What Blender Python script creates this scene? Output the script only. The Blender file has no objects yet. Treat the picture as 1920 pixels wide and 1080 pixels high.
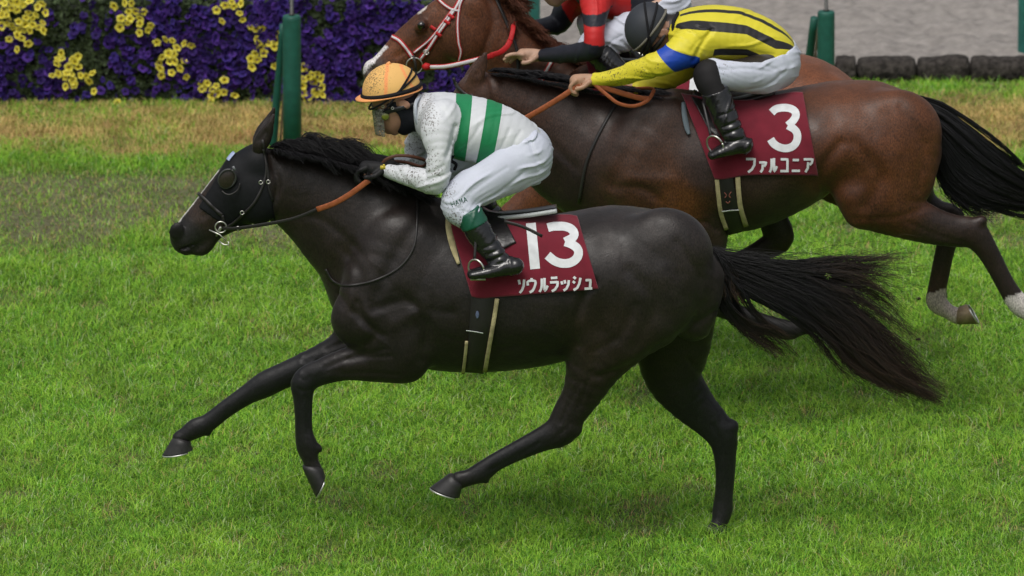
import bpy, math, random
import numpy as np
from mathutils import Vector

# ------------------------------------------------------------------ camera
TH = math.radians(14.0); DIST = 60.0; HALF = 2.18          # half picture width in metres at the near horse
CT, ST = math.cos(TH), math.sin(TH)
FWD = np.array([0.0, CT, -ST]); UPV = np.array([0.0, ST, CT])
def _ray(px, py):
    px = np.asarray(px, float); py = np.asarray(py, float)
    u = (px-960)/960*HALF/DIST; v = (540-py)/960*HALF/DIST
    d = np.empty(px.shape+(3,)); d[..., 0] = u; d[..., 1] = CT+v*ST; d[..., 2] = -ST+v*CT
    return d
# height of the view centre so that the planted hind hoof stands on Z = 0
_d = _ray(1352., 1010.); _cy = -DIST*CT; _t = (0.13-_cy)/_d[1]
ZC = -(DIST*ST + _t*_d[2])
CAM = np.array([0.0, -DIST*CT, ZC+DIST*ST])
def at(px, py, Y):
    """photo pixel -> point on the upright plane at depth Y"""
    d = _ray(px, py); t = (np.asarray(Y, float)-CAM[1])/d[..., 1]
    return CAM + d*t[..., None]
def ground(px, py, Z=0.0):
    d = _ray(px, py); t = (Z-CAM[2])/d[..., 2]
    return CAM + d*t[..., None]
def mpp(Y): return HALF/960*(DIST+Y*CT)/DIST                # metres per photo pixel
def proj(P):
    Q = P-CAM; z = Q@FWD
    return 960+Q[:, 0]/z*DIST/HALF*960, 540-(Q@UPV)/z*DIST/HALF*960
def proj_flat(P, Y):
    Q = P.copy(); Q[:, 1] = Y; return proj(Q)

S = bpy.context.scene
COL = S.collection
cam = bpy.data.cameras.new('camera'); camo = bpy.data.objects.new('camera', cam); COL.objects.link(camo)
camo.location = CAM; camo.rotation_euler = (math.pi/2-TH, 0, 0)
cam.sensor_width = 36; cam.lens = 18*DIST/HALF; cam.clip_start = 1; cam.clip_end = 2000
cam.dof.use_dof = True; cam.dof.focus_distance = DIST; cam.dof.aperture_fstop = 5.6
S.camera = camo
# ------------------------------------------------------------------ sky, sun, exposure
W = bpy.data.worlds.new('World'); S.world = W; W.use_nodes = True
nt = W.node_tree; bg = nt.nodes['Background']
SUN_EL, SUN_AZ = math.radians(62), math.radians(200)
sky = nt.nodes.new('ShaderNodeTexSky'); sky.sky_type = 'NISHITA'; sky.sun_disc = False
sky.sun_elevation = SUN_EL; sky.sun_rotation = SUN_AZ; sky.dust_density = 6; sky.air_density = 1.2
hs = nt.nodes.new('ShaderNodeHueSaturation'); hs.inputs['Saturation'].default_value = 0.35
nt.links.new(sky.outputs[0], hs.inputs['Color']); nt.links.new(hs.outputs[0], bg.inputs[0]); bg.inputs[1].default_value = 0.14
sl = bpy.data.lights.new('sun', 'SUN'); sl.energy = 1.3; sl.angle = math.radians(25); sl.color = (1, 0.97, 0.93)
so = bpy.data.objects.new('sun', sl); COL.objects.link(so)
sd = Vector((math.sin(SUN_AZ)*math.cos(SUN_EL), math.cos(SUN_AZ)*math.cos(SUN_EL), math.sin(SUN_EL)))
so.rotation_euler = sd.to_track_quat('Z', 'Y').to_euler(); so.location = (0, 0, 20)
S.view_settings.view_transform = 'Standard'; S.view_settings.look = 'None'
S.view_settings.exposure = -0.25; S.view_settings.gamma = 1
S.cycles.max_bounces = 6

rng = np.random.default_rng(7)
# ------------------------------------------------------------------ material helpers
def mat(name, base=None, rough=0.6, spec=0.5, attr=None, noise=None, bump=None, metal=0.0, sheen=0.0, trans=0.0, coat=0.0, extra=None):
    """noise=(scale, amount, detail[, stretch]); bump=(scale, strength, distance[, stretch])"""
    m = bpy.data.materials.new(name); m.use_nodes = True
    t = m.node_tree; n = t.nodes; L = t.links; b = n['Principled BSDF']
    b.inputs['Roughness'].default_value = rough; b.inputs['Specular IOR Level'].default_value = spec
    b.inputs['Metallic'].default_value = metal; b.inputs['Sheen Weight'].default_value = sheen
    b.inputs['Coat Weight'].default_value = coat
    if attr:
        a = n.new('ShaderNodeAttribute'); a.attribute_name = attr; c = a.outputs['Color']
    else:
        a = n.new('ShaderNodeRGB'); a.outputs[0].default_value = (*base, 1); c = a.outputs[0]
    tc = n.new('ShaderNodeTexCoord')
    def vec(stretch):
        if stretch is None: return tc.outputs['Object']
        mp = n.new('ShaderNodeMapping'); mp.inputs['Scale'].default_value = stretch; L.new(tc.outputs['Object'], mp.inputs[0]); return mp.outputs[0]
    if noise:
        tx = n.new('ShaderNodeTexNoise'); tx.inputs['Scale'].default_value = noise[0]; tx.inputs['Detail'].default_value = noise[2]
        L.new(vec(noise[3] if len(noise) > 3 else None), tx.inputs['Vector'])
        mr = n.new('ShaderNodeMapRange'); mr.inputs[1].default_value = .3; mr.inputs[2].default_value = .7
        mr.inputs[3].default_value = 1-noise[1]; mr.inputs[4].default_value = 1+noise[1]
        L.new(tx.outputs[0], mr.inputs[0])
        vm = n.new('ShaderNodeVectorMath'); vm.operation = 'SCALE'; L.new(c, vm.inputs[0]); L.new(mr.outputs[0], vm.inputs['Scale']); c = vm.outputs[0]
    if extra: c = extra(n, L, tc, c, b)
    L.new(c, b.inputs['Base Color'])
    if bump:
        last = None
        for bb in (bump if isinstance(bump[0], tuple) else (bump,)):
            tx = n.new('ShaderNodeTexNoise'); tx.inputs['Scale'].default_value = bb[0]; tx.inputs['Detail'].default_value = 4
            L.new(vec(bb[3] if len(bb) > 3 else None), tx.inputs['Vector'])
            bp = n.new('ShaderNodeBump'); bp.inputs['Strength'].default_value = bb[1]; bp.inputs['Distance'].default_value = bb[2]
            L.new(tx.outputs[0], bp.inputs['Height'])
            if last: L.new(last, bp.inputs['Normal'])
            last = bp.outputs[0]
        L.new(last, b.inputs['Normal'])
    if trans:
        o = n['Material Output']; tr = n.new('ShaderNodeBsdfTranslucent'); L.new(c, tr.inputs[0])
        mx = n.new('ShaderNodeMixShader'); mx.inputs[0].default_value = trans
        L.new(b.outputs[0], mx.inputs[1]); L.new(tr.outputs[0], mx.inputs[2]); L.new(mx.outputs[0], o.inputs[0])
    return m
def mud_extra(col=(.085, .068, .055), scale=120, thr=.635, attr='mud', soft=.10):
    """splashed turf dirt, only where the mesh attribute says so"""
    def f(n, L, tc, c, b):
        tx = n.new('ShaderNodeTexNoise'); tx.inputs['Scale'].default_value = scale; tx.inputs['Detail'].default_value = 3
        L.new(tc.outputs['Object'], tx.inputs['Vector'])
        a = n.new('ShaderNodeAttribute'); a.attribute_name = attr
        mm = n.new('ShaderNodeMath'); mm.operation = 'MULTIPLY_ADD'; mm.inputs[1].default_value = .16
        L.new(a.outputs['Fac'], mm.inputs[0]); L.new(tx.outputs[0], mm.inputs[2])
        mr = n.new('ShaderNodeMapRange'); mr.inputs[1].default_value = thr; mr.inputs[2].default_value = thr+soft; mr.inputs[4].default_value = .8
        L.new(mm.outputs[0], mr.inputs[0])
        ml = n.new('ShaderNodeMath'); ml.operation = 'MULTIPLY'; ml.use_clamp = True
        m2 = n.new('ShaderNodeMath'); m2.operation = 'MULTIPLY'; m2.inputs[1].default_value = 3; m2.use_clamp = True
        L.new(a.outputs['Fac'], m2.inputs[0]); L.new(mr.outputs[0], ml.inputs[0]); L.new(m2.outputs[0], ml.inputs[1])
        mx = n.new('ShaderNodeMix'); mx.data_type = 'RGBA'; L.new(ml.outputs[0], mx.inputs[0]); L.new(c, mx.inputs[6]); mx.inputs[7].default_value = (*col, 1)
        return mx.outputs[2]
    return f

# ------------------------------------------------------------------ object helpers
def tag(o, label=None, cat=None, group=None, kind=None):
    if label: o['label'] = label
    if cat: o['category'] = cat
    if group: o['group'] = group
    if kind: o['kind'] = kind
    return o
def thing(name, loc, label, cat, group=None):
    o = bpy.data.objects.new(name, None); COL.objects.link(o); o.location = loc; o.empty_display_size = .1
    bpy.context.view_layer.update()
    return tag(o, label, cat, group)
def link(name, me, m, parent=None, smooth=True):
    o = bpy.data.objects.new(name, me); COL.objects.link(o)
    if m: me.materials.append(m)
    if smooth and len(me.polygons): me.polygons.foreach_set('use_smooth', np.ones(len(me.polygons), bool))
    if parent:
        q = parent; off = Vector((0, 0, 0))
        while q: off += q.location; q = q.parent
        o.parent = parent; o.location = -off               # mesh data is in world coordinates
    return o
def npmesh(name, V, F, colors=None, attrs=None):
    """F: (n,3) or (n,4) int array, or a list of lists"""
    me = bpy.data.meshes.new(name)
    V = np.asarray(V, np.float32)
    if isinstance(F, np.ndarray):
        k = F.shape[1]; me.vertices.add(len(V)); me.vertices.foreach_set('co', V.ravel())
        me.loops.add(F.size); me.loops.foreach_set('vertex_index', F.astype(np.int32).ravel())
        me.polygons.add(len(F)); me.polygons.foreach_set('loop_start', np.arange(0, F.size, k, dtype=np.int32))
        me.polygons.foreach_set('loop_total', np.full(len(F), k, np.int32))
        me.update(calc_edges=True); me.validate()
    else:
        me.from_pydata([tuple(map(float, v)) for v in V], [], [tuple(map(int, f)) for f in F])
    if colors is not None and len(me.vertices) == len(V):
        a = me.color_attributes.new('col', 'FLOAT_COLOR', 'POINT')
        c = np.ones((len(V), 4), np.float32); c[:, :3] = colors; a.data.foreach_set('color', c.ravel())
    for k, v in (attrs or {}).items():
        a = me.attributes.new(k, 'FLOAT', 'POINT'); a.data.foreach_set('value', np.asarray(v, np.float32))
    return me
def merge(parts):
    V = []; F = []; n = 0
    for v, f in parts:
        V.append(np.asarray(v, float)); F += [[i+n for i in q] for q in f]; n += len(v)
    return np.concatenate(V), F
def crom(P, sub):
    """Catmull-Rom resampling of rows"""
    P = np.asarray(P, float)
    if len(P) < 3: 
        t = np.linspace(0, 1, sub*(len(P)-1)+1)[:, None]; return P[0]*(1-t)+P[-1]*t
    Q = np.vstack([2*P[0]-P[1], P, 2*P[-1]-P[-2]]); out = []
    for i in range(len(P)-1):
        a, b, c, d = Q[i:i+4]
        for j in range(sub):
            t = j/sub
            out.append(.5*((2*b)+(-a+c)*t+(2*a-5*b+4*c-d)*t*t+(-a+3*b-3*c+d)*t**3))
    out.append(P[-1]); return np.array(out)
def tube_vf(P, R, n=10, flat=None, cap=True):
    """tube along world points; flat=(normal, ratio) squashes the section along normal"""
    P = np.asarray(P, float); m = len(P); R = np.broadcast_to(np.asarray(R, float), (m,))
    T = np.gradient(P, axis=0); T /= np.linalg.norm(T, axis=1)[:, None]+1e-12
    ref = np.array([0, 1., 0]) if flat is None else np.asarray(flat[0], float)
    V = []
    a = np.linspace(0, 2*np.pi, n, endpoint=False)
    for i in range(m):
        u = np.cross(T[i], ref); 
        if np.linalg.norm(u) < 1e-4: u = np.cross(T[i], [0.1, 0, 1.])
        u /= np.linalg.norm(u); w = np.cross(T[i], u)
        k = 1 if flat is None else flat[1]
        V.append(P[i]+R[i]*(np.cos(a)[:, None]*u+np.sin(a)[:, None]*w*k))
    V = np.concatenate(V); F = []
    for i in range(m-1):
        for j in range(n):
            F.append([i*n+j, i*n+(j+1) % n, (i+1)*n+(j+1) % n, (i+1)*n+j])
    if cap: F.append(list(range(n))[::-1]); F.append([(m-1)*n+j for j in range(n)])
    return V, F
def tube(name, P, R, m, parent=None, **k):
    V, F = tube_vf(P, R, **k); return link(name, npmesh(name, V, F), m, parent)
def multi(name, parts, m, parent=None, smooth=True):
    V, F = merge(parts); return link(name, npmesh(name, V, F), m, parent, smooth)
def box_vf(c, s, rot=None):
    c = np.asarray(c, float); s = np.asarray(s, float)/2
    V = np.array([[x, y, z] for x in (-1, 1) for y in (-1, 1) for z in (-1, 1)])*s
    if rot is not None: V = V@rot.T
    return V+c, [[0, 1, 3, 2], [4, 6, 7, 5], [0, 4, 5, 1], [2, 3, 7, 6], [0, 2, 6, 4], [1, 5, 7, 3]]

# ------------------------------------------------------------------ implicit surfaces
def smin(a, b, k):
    h = np.clip(.5+.5*(b-a)/k, 0, 1); return b+(a-b)*h-k*h*(1-h)
class Body:
    """a body grown from tapered limbs, blended smoothly; measured in photo pixels on the plane Yh"""
    def __init__(s, Yh): s.gdy = -.19; s.Yh = Yh; s.ops = []; s.bb = []; s.gr = []; s.cuts = []; s.wr = None
    def A(s, px, py, dy=0.): return at(px, py, s.Yh+np.asarray(dy, float))
    def chain(s, nodes, k=.04, op='add', sub=3, infl=0.0, mir=False):
        """mir: exact mirror image of the same limb on the viewer's side"""
        N = np.array([[a[0], a[1], a[2], a[3], (a[4] if len(a) > 4 and a[4] is not None else a[3]*mpp(s.Yh))] for a in nodes], float)
        if len(N) > 1: N = crom(N, sub)
        P = s.A(N[:, 0], N[:, 1], -N[:, 2] if mir else N[:, 2])
        if mir: P[:, 1] = 2*s.Yh-P[:, 1]
        ri = N[:, 3]*mpp(s.Yh)+infl; rl = N[:, 4]+infl
        ri = np.maximum(ri, .001); rl = np.maximum(rl, .001)
        s._put(('c', P, ri, rl), np.maximum(ri, rl), P, k, op); return s
    def ell(s, px, py, dy, a, b, c, ang=0, k=.02, op='add', mir=False):
        """ellipsoid: a along ang (degrees, counter-clockwise in the picture), b across (pixels), c lateral (metres)"""
        m = mpp(s.Yh); P = s.A(px, py, -dy if mir else dy)[None].copy()
        if mir: P[:, 1] = 2*s.Yh-P[:, 1]
        r = (a*m, b*m, c)
        s._put(('e', P, r, math.radians(ang)), np.array([max(r)]), P, k, op); return s
    def _put(s, prim, R, P, k, op):
        lo = (P-R[:, None]).min(0); hi = (P+R[:, None]).max(0); s.ops.append((prim, lo, hi, k, op))
        if op == 'add': s.bb.append((lo, hi))
    def groove(s, pts, width, depth, side=0, sub=4):
        N = crom(np.array(pts, float), sub); P = s.A(N[:, 0], N[:, 1], 0*N[:, 0]+s.gdy); s.gr.append((P[:, [0, 2]], width, depth, side)); return s
    def cut(s, p, n): s.cuts.append((np.asarray(p, float), np.asarray(n, float)/np.linalg.norm(n))); return s
    def prim(s, prim, Q):
        if prim[0] == 'c':
            _, P, ri, rl = prim; best = None
            for i in range(max(1, len(P)-1)):
                if len(P) == 1: R = Q-P[0]; a, b = ri[0], rl[0]
                else:
                    AB = P[i+1]-P[i]; t = np.clip((Q-P[i])@AB/(AB@AB+1e-12), 0, 1)
                    R = Q-P[i]-t[:, None]*AB; a = ri[i]+(ri[i+1]-ri[i])*t; b = rl[i]+(rl[i+1]-rl[i])*t
                xz = R[:, 0]**2+R[:, 2]**2; yy = R[:, 1]**2
                q = np.sqrt(xz/a**2+yy/b**2+1e-8); l = np.sqrt(xz+yy+1e-10)
                d = l-l/q
                best = d if best is None else np.minimum(best, d)
            return best
        _, P, r, an = prim; R = Q-P[0]; c, sn = math.cos(an), math.sin(an)
        x = R[:, 0]*c+R[:, 2]*sn; z = -R[:, 0]*sn+R[:, 2]*c
        q = np.sqrt((x/r[0])**2+(z/r[1])**2+(R[:, 1]/r[2])**2+1e-8); l = np.sqrt((R**2).sum(1)+1e-10)
        return l-l/q
    def f(s, Q):
        d = np.full(len(Q), 9.0); M = .10
        for prim, lo, hi, k, op in s.ops:
            bd = np.sqrt((np.maximum(np.maximum(lo-Q, Q-hi), 0)**2).sum(1)); m = bd < M
            if op == 'add':
                d[~m] = np.minimum(d[~m], bd[~m])
                if m.any():
                    pd = s.prim(prim, Q[m]); d[m] = smin(d[m], pd, k)
            else:
                if m.any():
                    pd = s.prim(prim, Q[m]); d[m] = -smin(-d[m], pd, k)
        for G, w, dep, side in s.gr:
            lo = G.min(0)-3*w; hi = G.max(0)+3*w; X = Q[:, [0, 2]]
            m = ((X > lo) & (X < hi)).all(1) & (np.abs(d) < .09)
            if side: m &= (Q[:, 1]-s.Yh)*side > 0
            if not m.any(): continue
            X = X[m]; best = None
            for i in range(len(G)-1):
                AB = G[i+1]-G[i]; t = np.clip((X-G[i])@AB/(AB@AB), 0, 1); e = ((X-G[i]-t[:, None]*AB)**2).sum(1)
                best = e if best is None else np.minimum(best, e)
            d[m] += dep*np.exp(-best/w**2)
        if s.wr is not None:
            m = np.abs(d) < .08
            if m.any(): d[m] += s.wr(Q[m])
        for p, n in s.cuts: d = np.maximum(d, (Q-p)@n)
        return d
    def mesh(s, h=.008, smooth=2):
        lo = np.min([b[0] for b in s.bb], 0)-.03; hi = np.max([b[1] for b in s.bb], 0)+.03
        B = 8; nb = np.ceil((hi-lo)/(h*B)).astype(int)+1; n = nb*B
        ci = np.stack(np.meshgrid(*[np.arange(k) for k in nb], indexing='ij'), -1).reshape(-1, 3)
        cc = lo+(ci*B+B/2-.5)*h; dc = s.f(cc)
        D = np.repeat(np.repeat(np.repeat(dc.reshape(nb), B, 0), B, 1), B, 2).astype(np.float32)
        act = np.abs(dc) < h*B*1.25+.02
        off = np.stack(np.meshgrid(*[np.arange(B)]*3, indexing='ij'), -1).reshape(-1, 3)
        ai = ci[act]
        for c0 in range(0, len(ai), 400):
            I = (ai[c0:c0+400, None, :]*B+off[None]).reshape(-1, 3)
            D[I[:, 0], I[:, 1], I[:, 2]] = s.f(lo+I*h)
        return surf_nets(D, lo, h, smooth)
def surf_nets(D, lo, h, smooth):
    ins = D < 0; nx, ny, nz = D.shape
    c = np.zeros((nx-1, ny-1, nz-1), np.int8); corners = [(i, j, k) for i in (0, 1) for j in (0, 1) for k in (0, 1)]
    for i, j, k in corners: c += ins[i:nx-1+i, j:ny-1+j, k:nz-1+k]
    cell = np.argwhere((c > 0) & (c < 8)); idx = -np.ones(c.shape, np.int64); idx[tuple(cell.T)] = np.arange(len(cell))
    vals = np.stack([D[cell[:, 0]+i, cell[:, 1]+j, cell[:, 2]+k] for i, j, k in corners], 1)
    cor = np.array(corners, float); acc = np.zeros((len(cell), 3)); cnt = np.zeros(len(cell))
    for a in range(8):
        for b in range(a+1, 8):
            if np.abs(cor[a]-cor[b]).sum() == 1:
                va, vb = vals[:, a], vals[:, b]; m = (va < 0) != (vb < 0)
                t = np.zeros(len(cell)); t[m] = va[m]/(va[m]-vb[m])
                acc += m[:, None]*(cor[a]+t[:, None]*(cor[b]-cor[a])); cnt += m
    V = lo+(cell+acc/cnt[:, None])*h
    F = []
    for ax in range(3):
        sl0 = [slice(1, -1)]*3; sl1 = [slice(1, -1)]*3; sl0[ax] = slice(0, -1); sl1[ax] = slice(1, None)
        a = ins[tuple(sl0)]; b = ins[tuple(sl1)]
        E = np.argwhere(a != b); base = E+np.array([0 if q == ax else 1 for q in range(3)])
        u, v = [(1, 2), (2, 0), (0, 1)][ax]; eu = np.eye(3, dtype=int)[u]; ev = np.eye(3, dtype=int)[v]
        q = np.stack([idx[tuple((base-eu-ev).T)], idx[tuple((base-ev).T)], idx[tuple(base.T)], idx[tuple((base-eu).T)]], 1)
        flip = ~a[tuple(E.T)]; q[flip] = q[flip][:, ::-1]; F.append(q)
    F = np.concatenate(F); F = F[(F >= 0).all(1)]
    E = np.concatenate([F[:, [0, 1]], F[:, [1, 2]], F[:, [2, 3]], F[:, [3, 0]]]); E = np.concatenate([E, E[:, ::-1]])
    deg = np.bincount(E[:, 0], minlength=len(V))[:, None]+1e-9
    for it in range(smooth):
        for lam in (.55, -.50):
            s_ = np.stack([np.bincount(E[:, 0], V[E[:, 1], q], len(V)) for q in range(3)], 1)
            V = V+lam*(s_/deg-V)
    return V, F
def body_mesh(name, B, h, m, parent, colf=None, attrs=None, smooth=2):
    V, F = B.mesh(h, smooth)
    me = npmesh(name, V, F, colors=None if colf is None else colf(V), attrs={k: fn(V) for k, fn in (attrs or {}).items()})
    return link(name, me, m, parent)
# draping on a body along the side the camera sees
def drape(B, px, py, off, y0=-.75, y1=.25, step=.012):
    px = np.asarray(px, float).ravel(); py = np.asarray(py, float).ravel(); ys = np.arange(y0, y1, step)+B.Yh
    n = len(px); P = at(np.repeat(px, len(ys)), np.repeat(py, len(ys)), np.tile(ys, n)); d = B.f(P).reshape(n, -1)-off
    hit = d < 0; first = hit.argmax(1); any_ = hit.any(1); first[~any_] = d[~any_].argmin(1)
    i0 = np.clip(first-1, 0, None); r = np.arange(n); d0, d1 = d[r, i0], d[r, first]
    t = np.where(any_ & (i0 != first), d0/(d0-d1+1e-9), 1.0)
    return at(px, py, ys[i0]+(ys[first]-ys[i0])*np.clip(t, 0, 1))
def relax(V, n, m, it):
    G = V.reshape(n, m, 3).copy()
    for _ in range(it):
        y = G[..., 1]; p = np.pad(y, 1, mode='edge'); G[..., 1] = .5*y+.125*(p[:-2, 1:-1]+p[2:, 1:-1]+p[1:-1, :-2]+p[1:-1, 2:])
    return G.reshape(-1, 3)
def solid(o, t, bevel=0):
    md = o.modifiers.new('s', 'SOLIDIFY'); md.thickness = t; md.offset = 0
    return o
def ribbon(name, B, pts, width, off, m, parent, sub=6, thick=.003, across=2, sm=True):
    """strap lying on the body; pts in photo pixels, width in pixels (number or list)"""
    w = np.broadcast_to(np.asarray(width, float), (len(pts),)); N = crom(np.column_stack([np.array(pts, float), w]), sub) if sm else np.column_stack([np.array(pts, float), w])
    T = np.gradient(N[:, :2], axis=0); T /= np.linalg.norm(T, axis=1)[:, None]+1e-9; Nn = np.stack([-T[:, 1], T[:, 0]], 1)
    k = np.linspace(-.5, .5, across+1); G = N[:, None, :2]+Nn[:, None]*k[None, :, None]*N[:, None, 2:3]
    V = drape(B, G[..., 0], G[..., 1], off); n = len(N); q = across+1
    F = [[i*q+j, i*q+j+1, (i+1)*q+j+1, (i+1)*q+j] for i in range(n-1) for j in range(across)]
    return solid(link(name, npmesh(name, V, F), m, parent), thick)
def sheet(name, B, quad, nu, nv, off, m, parent, it=12, thick=.005, edge=None, attrs=None, wrink=0):
    """cloth patch: quad = top-left, top-right, bottom-right, bottom-left poly-edges in pixels (each a list of points)"""
    top, bot = [crom(np.array(e, float), 8) for e in quad]
    def res(E, n):
        s = np.r_[0, np.cumsum(np.linalg.norm(np.diff(E, axis=0), axis=1))]; t = np.linspace(0, s[-1], n)
        return np.stack([np.interp(t, s, E[:, 0]), np.interp(t, s, E[:, 1])], 1)
    a, b = res(top, nu), res(bot, nu); v = np.linspace(0, 1, nv)[:, None, None]
    G = a[None]*(1-v)+b[None]*v
    V = drape(B, G[..., 0], G[..., 1], off); V = relax(V, nv, nu, it)
    if wrink:
        u = np.arange(nv*nu) % nu; w_ = np.arange(nv*nu)//nu
        V[:, 1] -= wrink*(np.sin(u*.55+w_*.15)+np.sin(u*.23-w_*.4+1))*.5
    F = [[i*nu+j, i*nu+j+1, (i+1)*nu+j+1, (i+1)*nu+j] for i in range(nv-1) for j in range(nu-1)]
    o = solid(link(name, npmesh(name, V, F), m, parent), thick)
    return o, (V.reshape(nv, nu, 3), G)
def on_sheet(SG, px, py, off):
    """points a little in front of a draped sheet, found by casting the photo's rays on it"""
    V, G = SG; nv, nu, _ = V.shape
    from mathutils.bvhtree import BVHTree
    F = [[i*nu+j, i*nu+j+1, (i+1)*nu+j+1, (i+1)*nu+j] for i in range(nv-1) for j in range(nu-1)]
    T = BVHTree.FromPolygons([tuple(v) for v in V.reshape(-1, 3)], F); out = []; c = Vector(CAM); last = float(V[..., 1].mean()); ok_ = 1.0
    for a, b in zip(np.ravel(px), np.ravel(py)):
        d = Vector(_ray(a, b)).normalized(); h = T.ray_cast(c, d)
        if h[0] is not None: last = h[0].y; ok_ = 1/max(.28, abs(h[1].dot(d)))
        else:
            q = at(a, b, last); nn = T.find_nearest(Vector(q)); last = nn[0].y if nn[0] is not None else last
        out.append(last-off*ok_)
    return at(np.ravel(px), np.ravel(py), np.array(out))
def strokes(name, SG, lines, width, off, m, parent):
    parts = []
    for s_i, ln in enumerate(lines):
        P = np.array(ln, float)
        if len(P) > 5: P = crom(P, 5)
        D = [P[0]]                                          # resample every 2 px for draping
        for a, b in zip(P[:-1], P[1:]):
            n = max(1, int(np.linalg.norm(b-a)/2.5)); D += [a+(b-a)*k/n for k in range(1, n+1)]
        P = np.array(D)
        if len(ln) > 5:                                     # even spacing along curved strokes
            q = np.r_[0, np.cumsum(np.linalg.norm(np.diff(P, axis=0), axis=1))]; u_ = np.linspace(0, q[-1], int(q[-1]/3)); P = np.stack([np.interp(u_, q, P[:, 0]), np.interp(u_, q, P[:, 1])], 1)
        T = np.gradient(P, axis=0); T /= np.linalg.norm(T, axis=1)[:, None]+1e-9; N = np.stack([-T[:, 1], T[:, 0]], 1)
        L_, R_ = P+N*width/2, P-N*width/2; g = np.stack([L_, P, R_], 1).reshape(-1, 2)
        V = on_sheet(SG, g[:, 0], g[:, 1], off+.0005*s_i)
        F = [[i*3+j, i*3+j+1, i*3+j+4, i*3+j+3] for i in range(len(P)-1) for j in range(2)]
        parts.append((V, F))
    return multi(name, parts, m, parent)

# ------------------------------------------------------------------ hair
def hair(name, S_, R_, colr, m, parent):
    """S_: (n, k, 3) strand points, R_: (n, k) radii, colr (n, k, 3)"""
    n, k, _ = S_.shape; T = np.gradient(S_, axis=1); T /= np.linalg.norm(T, axis=2)[..., None]+1e-9
    a = np.cross(T, np.array([.3, .9, .2])); a /= np.linalg.norm(a, axis=2)[..., None]+1e-9; b = np.cross(T, a)
    V = np.stack([S_+R_[..., None]*(math.cos(q)*a+math.sin(q)*b) for q in (0, 2.094, 4.189)], 2).reshape(-1, 3)
    C = np.repeat(colr.reshape(-1, 3), 3, 0)
    base = (np.arange(n)[:, None]*k+np.arange(k-1)[None]).ravel()*3; F = []
    for q in range(3): F.append(np.stack([base+q, base+(q+1) % 3, base+3+(q+1) % 3, base+3+q], 1))
    return link(name, npmesh(name, V, np.concatenate(F), colors=C), m, parent)
def guided(guides, n, k, spread, frizz, seed, Yh, rad, taper=.35, clump=0, tmin=.55, weights=None):
    """strands between guide curves (px, py, dy)"""
    r = np.random.default_rng(seed); G = [crom(np.array(g, float), 8) for g in guides]; t = np.linspace(0, 1, k); GG = []
    for g in G:
        s = np.r_[0, np.cumsum(np.linalg.norm(np.diff(g, axis=0), axis=1))]; GG.append(np.stack([np.interp(t*s[-1], s, g[:, c]) for c in range(3)], 1))
    GG = np.array(GG); ng = len(GG)
    w = r.random(n)*(ng-1)
    if weights is not None:
        cw = np.r_[0, np.cumsum(weights)]; w = np.interp(r.random(n)*cw[-1], cw, np.arange(ng))
    i = np.minimum(w.astype(int), ng-2); fr = (w-i)[:, None, None]
    X = GG[i]*(1-fr)+GG[i+1]*fr
    cid = r.integers(0, max(clump, 1), n)
    if clump:                                               # strands of one lock stay together and end together
        cw_ = r.random(clump); w = np.clip(np.interp(cw_[cid], np.linspace(0, 1, 50), np.quantile(w, np.linspace(0, 1, 50)))+r.normal(0, .05, n)*(ng-1)/3, 0, ng-1.001)
        i = np.minimum(w.astype(int), ng-2); fr = (w-i)[:, None, None]; X = GG[i]*(1-fr)+GG[i+1]*fr
        cl_ = r.random(clump)**.7; L = tmin+(1-tmin)*np.clip(cl_[cid]+r.normal(0, .12, n), 0, 1)
    else: L = tmin+(1-tmin)*r.random(n)**.6                 # strand lengths
    tt = t[None]*L[:, None]; ix = tt*(k-1); i0 = np.clip(ix.astype(int), 0, k-2); ff = (ix-i0)[..., None]
    X = np.take_along_axis(X, i0[..., None].repeat(3, 2), 1)*(1-ff)+np.take_along_axis(X, (i0+1)[..., None].repeat(3, 2), 1)*ff
    if clump:
        co = r.normal(0, 1, (clump, 3)); cd = co[cid]; wob = r.random((clump, 3))*6.28; wf = 2+3*r.random((clump, 3))
    else: cd = r.normal(0, 1, (n, 3))
    dr = r.normal(0, 1, (n, 3))
    e = spread[0]+(spread[1]-spread[0])*tt
    a_, b_ = (.85, .30*1.0) if clump else (.7, .5); nar = (1-.55*tt)[..., None] if clump else 1
    X[..., :2] += cd[:, None, :2]*a_*e[..., None]+dr[:, None, :2]*b_*e[..., None]*nar
    X[..., 2] += (cd[:, None, 2]*a_+dr[:, None, 2]*b_)*e*mpp(Yh)*.8
    if clump: X[..., :2] += (np.sin(tt[..., None]*wf[cid][:, None, :2]*2+wob[cid][:, None, :2])-np.sin(wob[cid][:, None, :2]))*e[..., None]*.5*tt[..., None]
    ph = r.random((n, 3))*6.28; fq = 3+5*r.random((n, 3))
    for c, sc in ((0, 1), (1, 1), (2, mpp(Yh))):
        X[..., c] += frizz*sc*tt*np.sin(fq[:, c, None]*tt*3+ph[:, c, None])
    P = at(X[..., 0], X[..., 1], Yh+X[..., 2])
    R = rad*(1-(1-taper)*t[None]**1.5)*np.ones((n, 1))*(.7+.6*r.random((n, 1)))
    return P, R, tt
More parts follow.
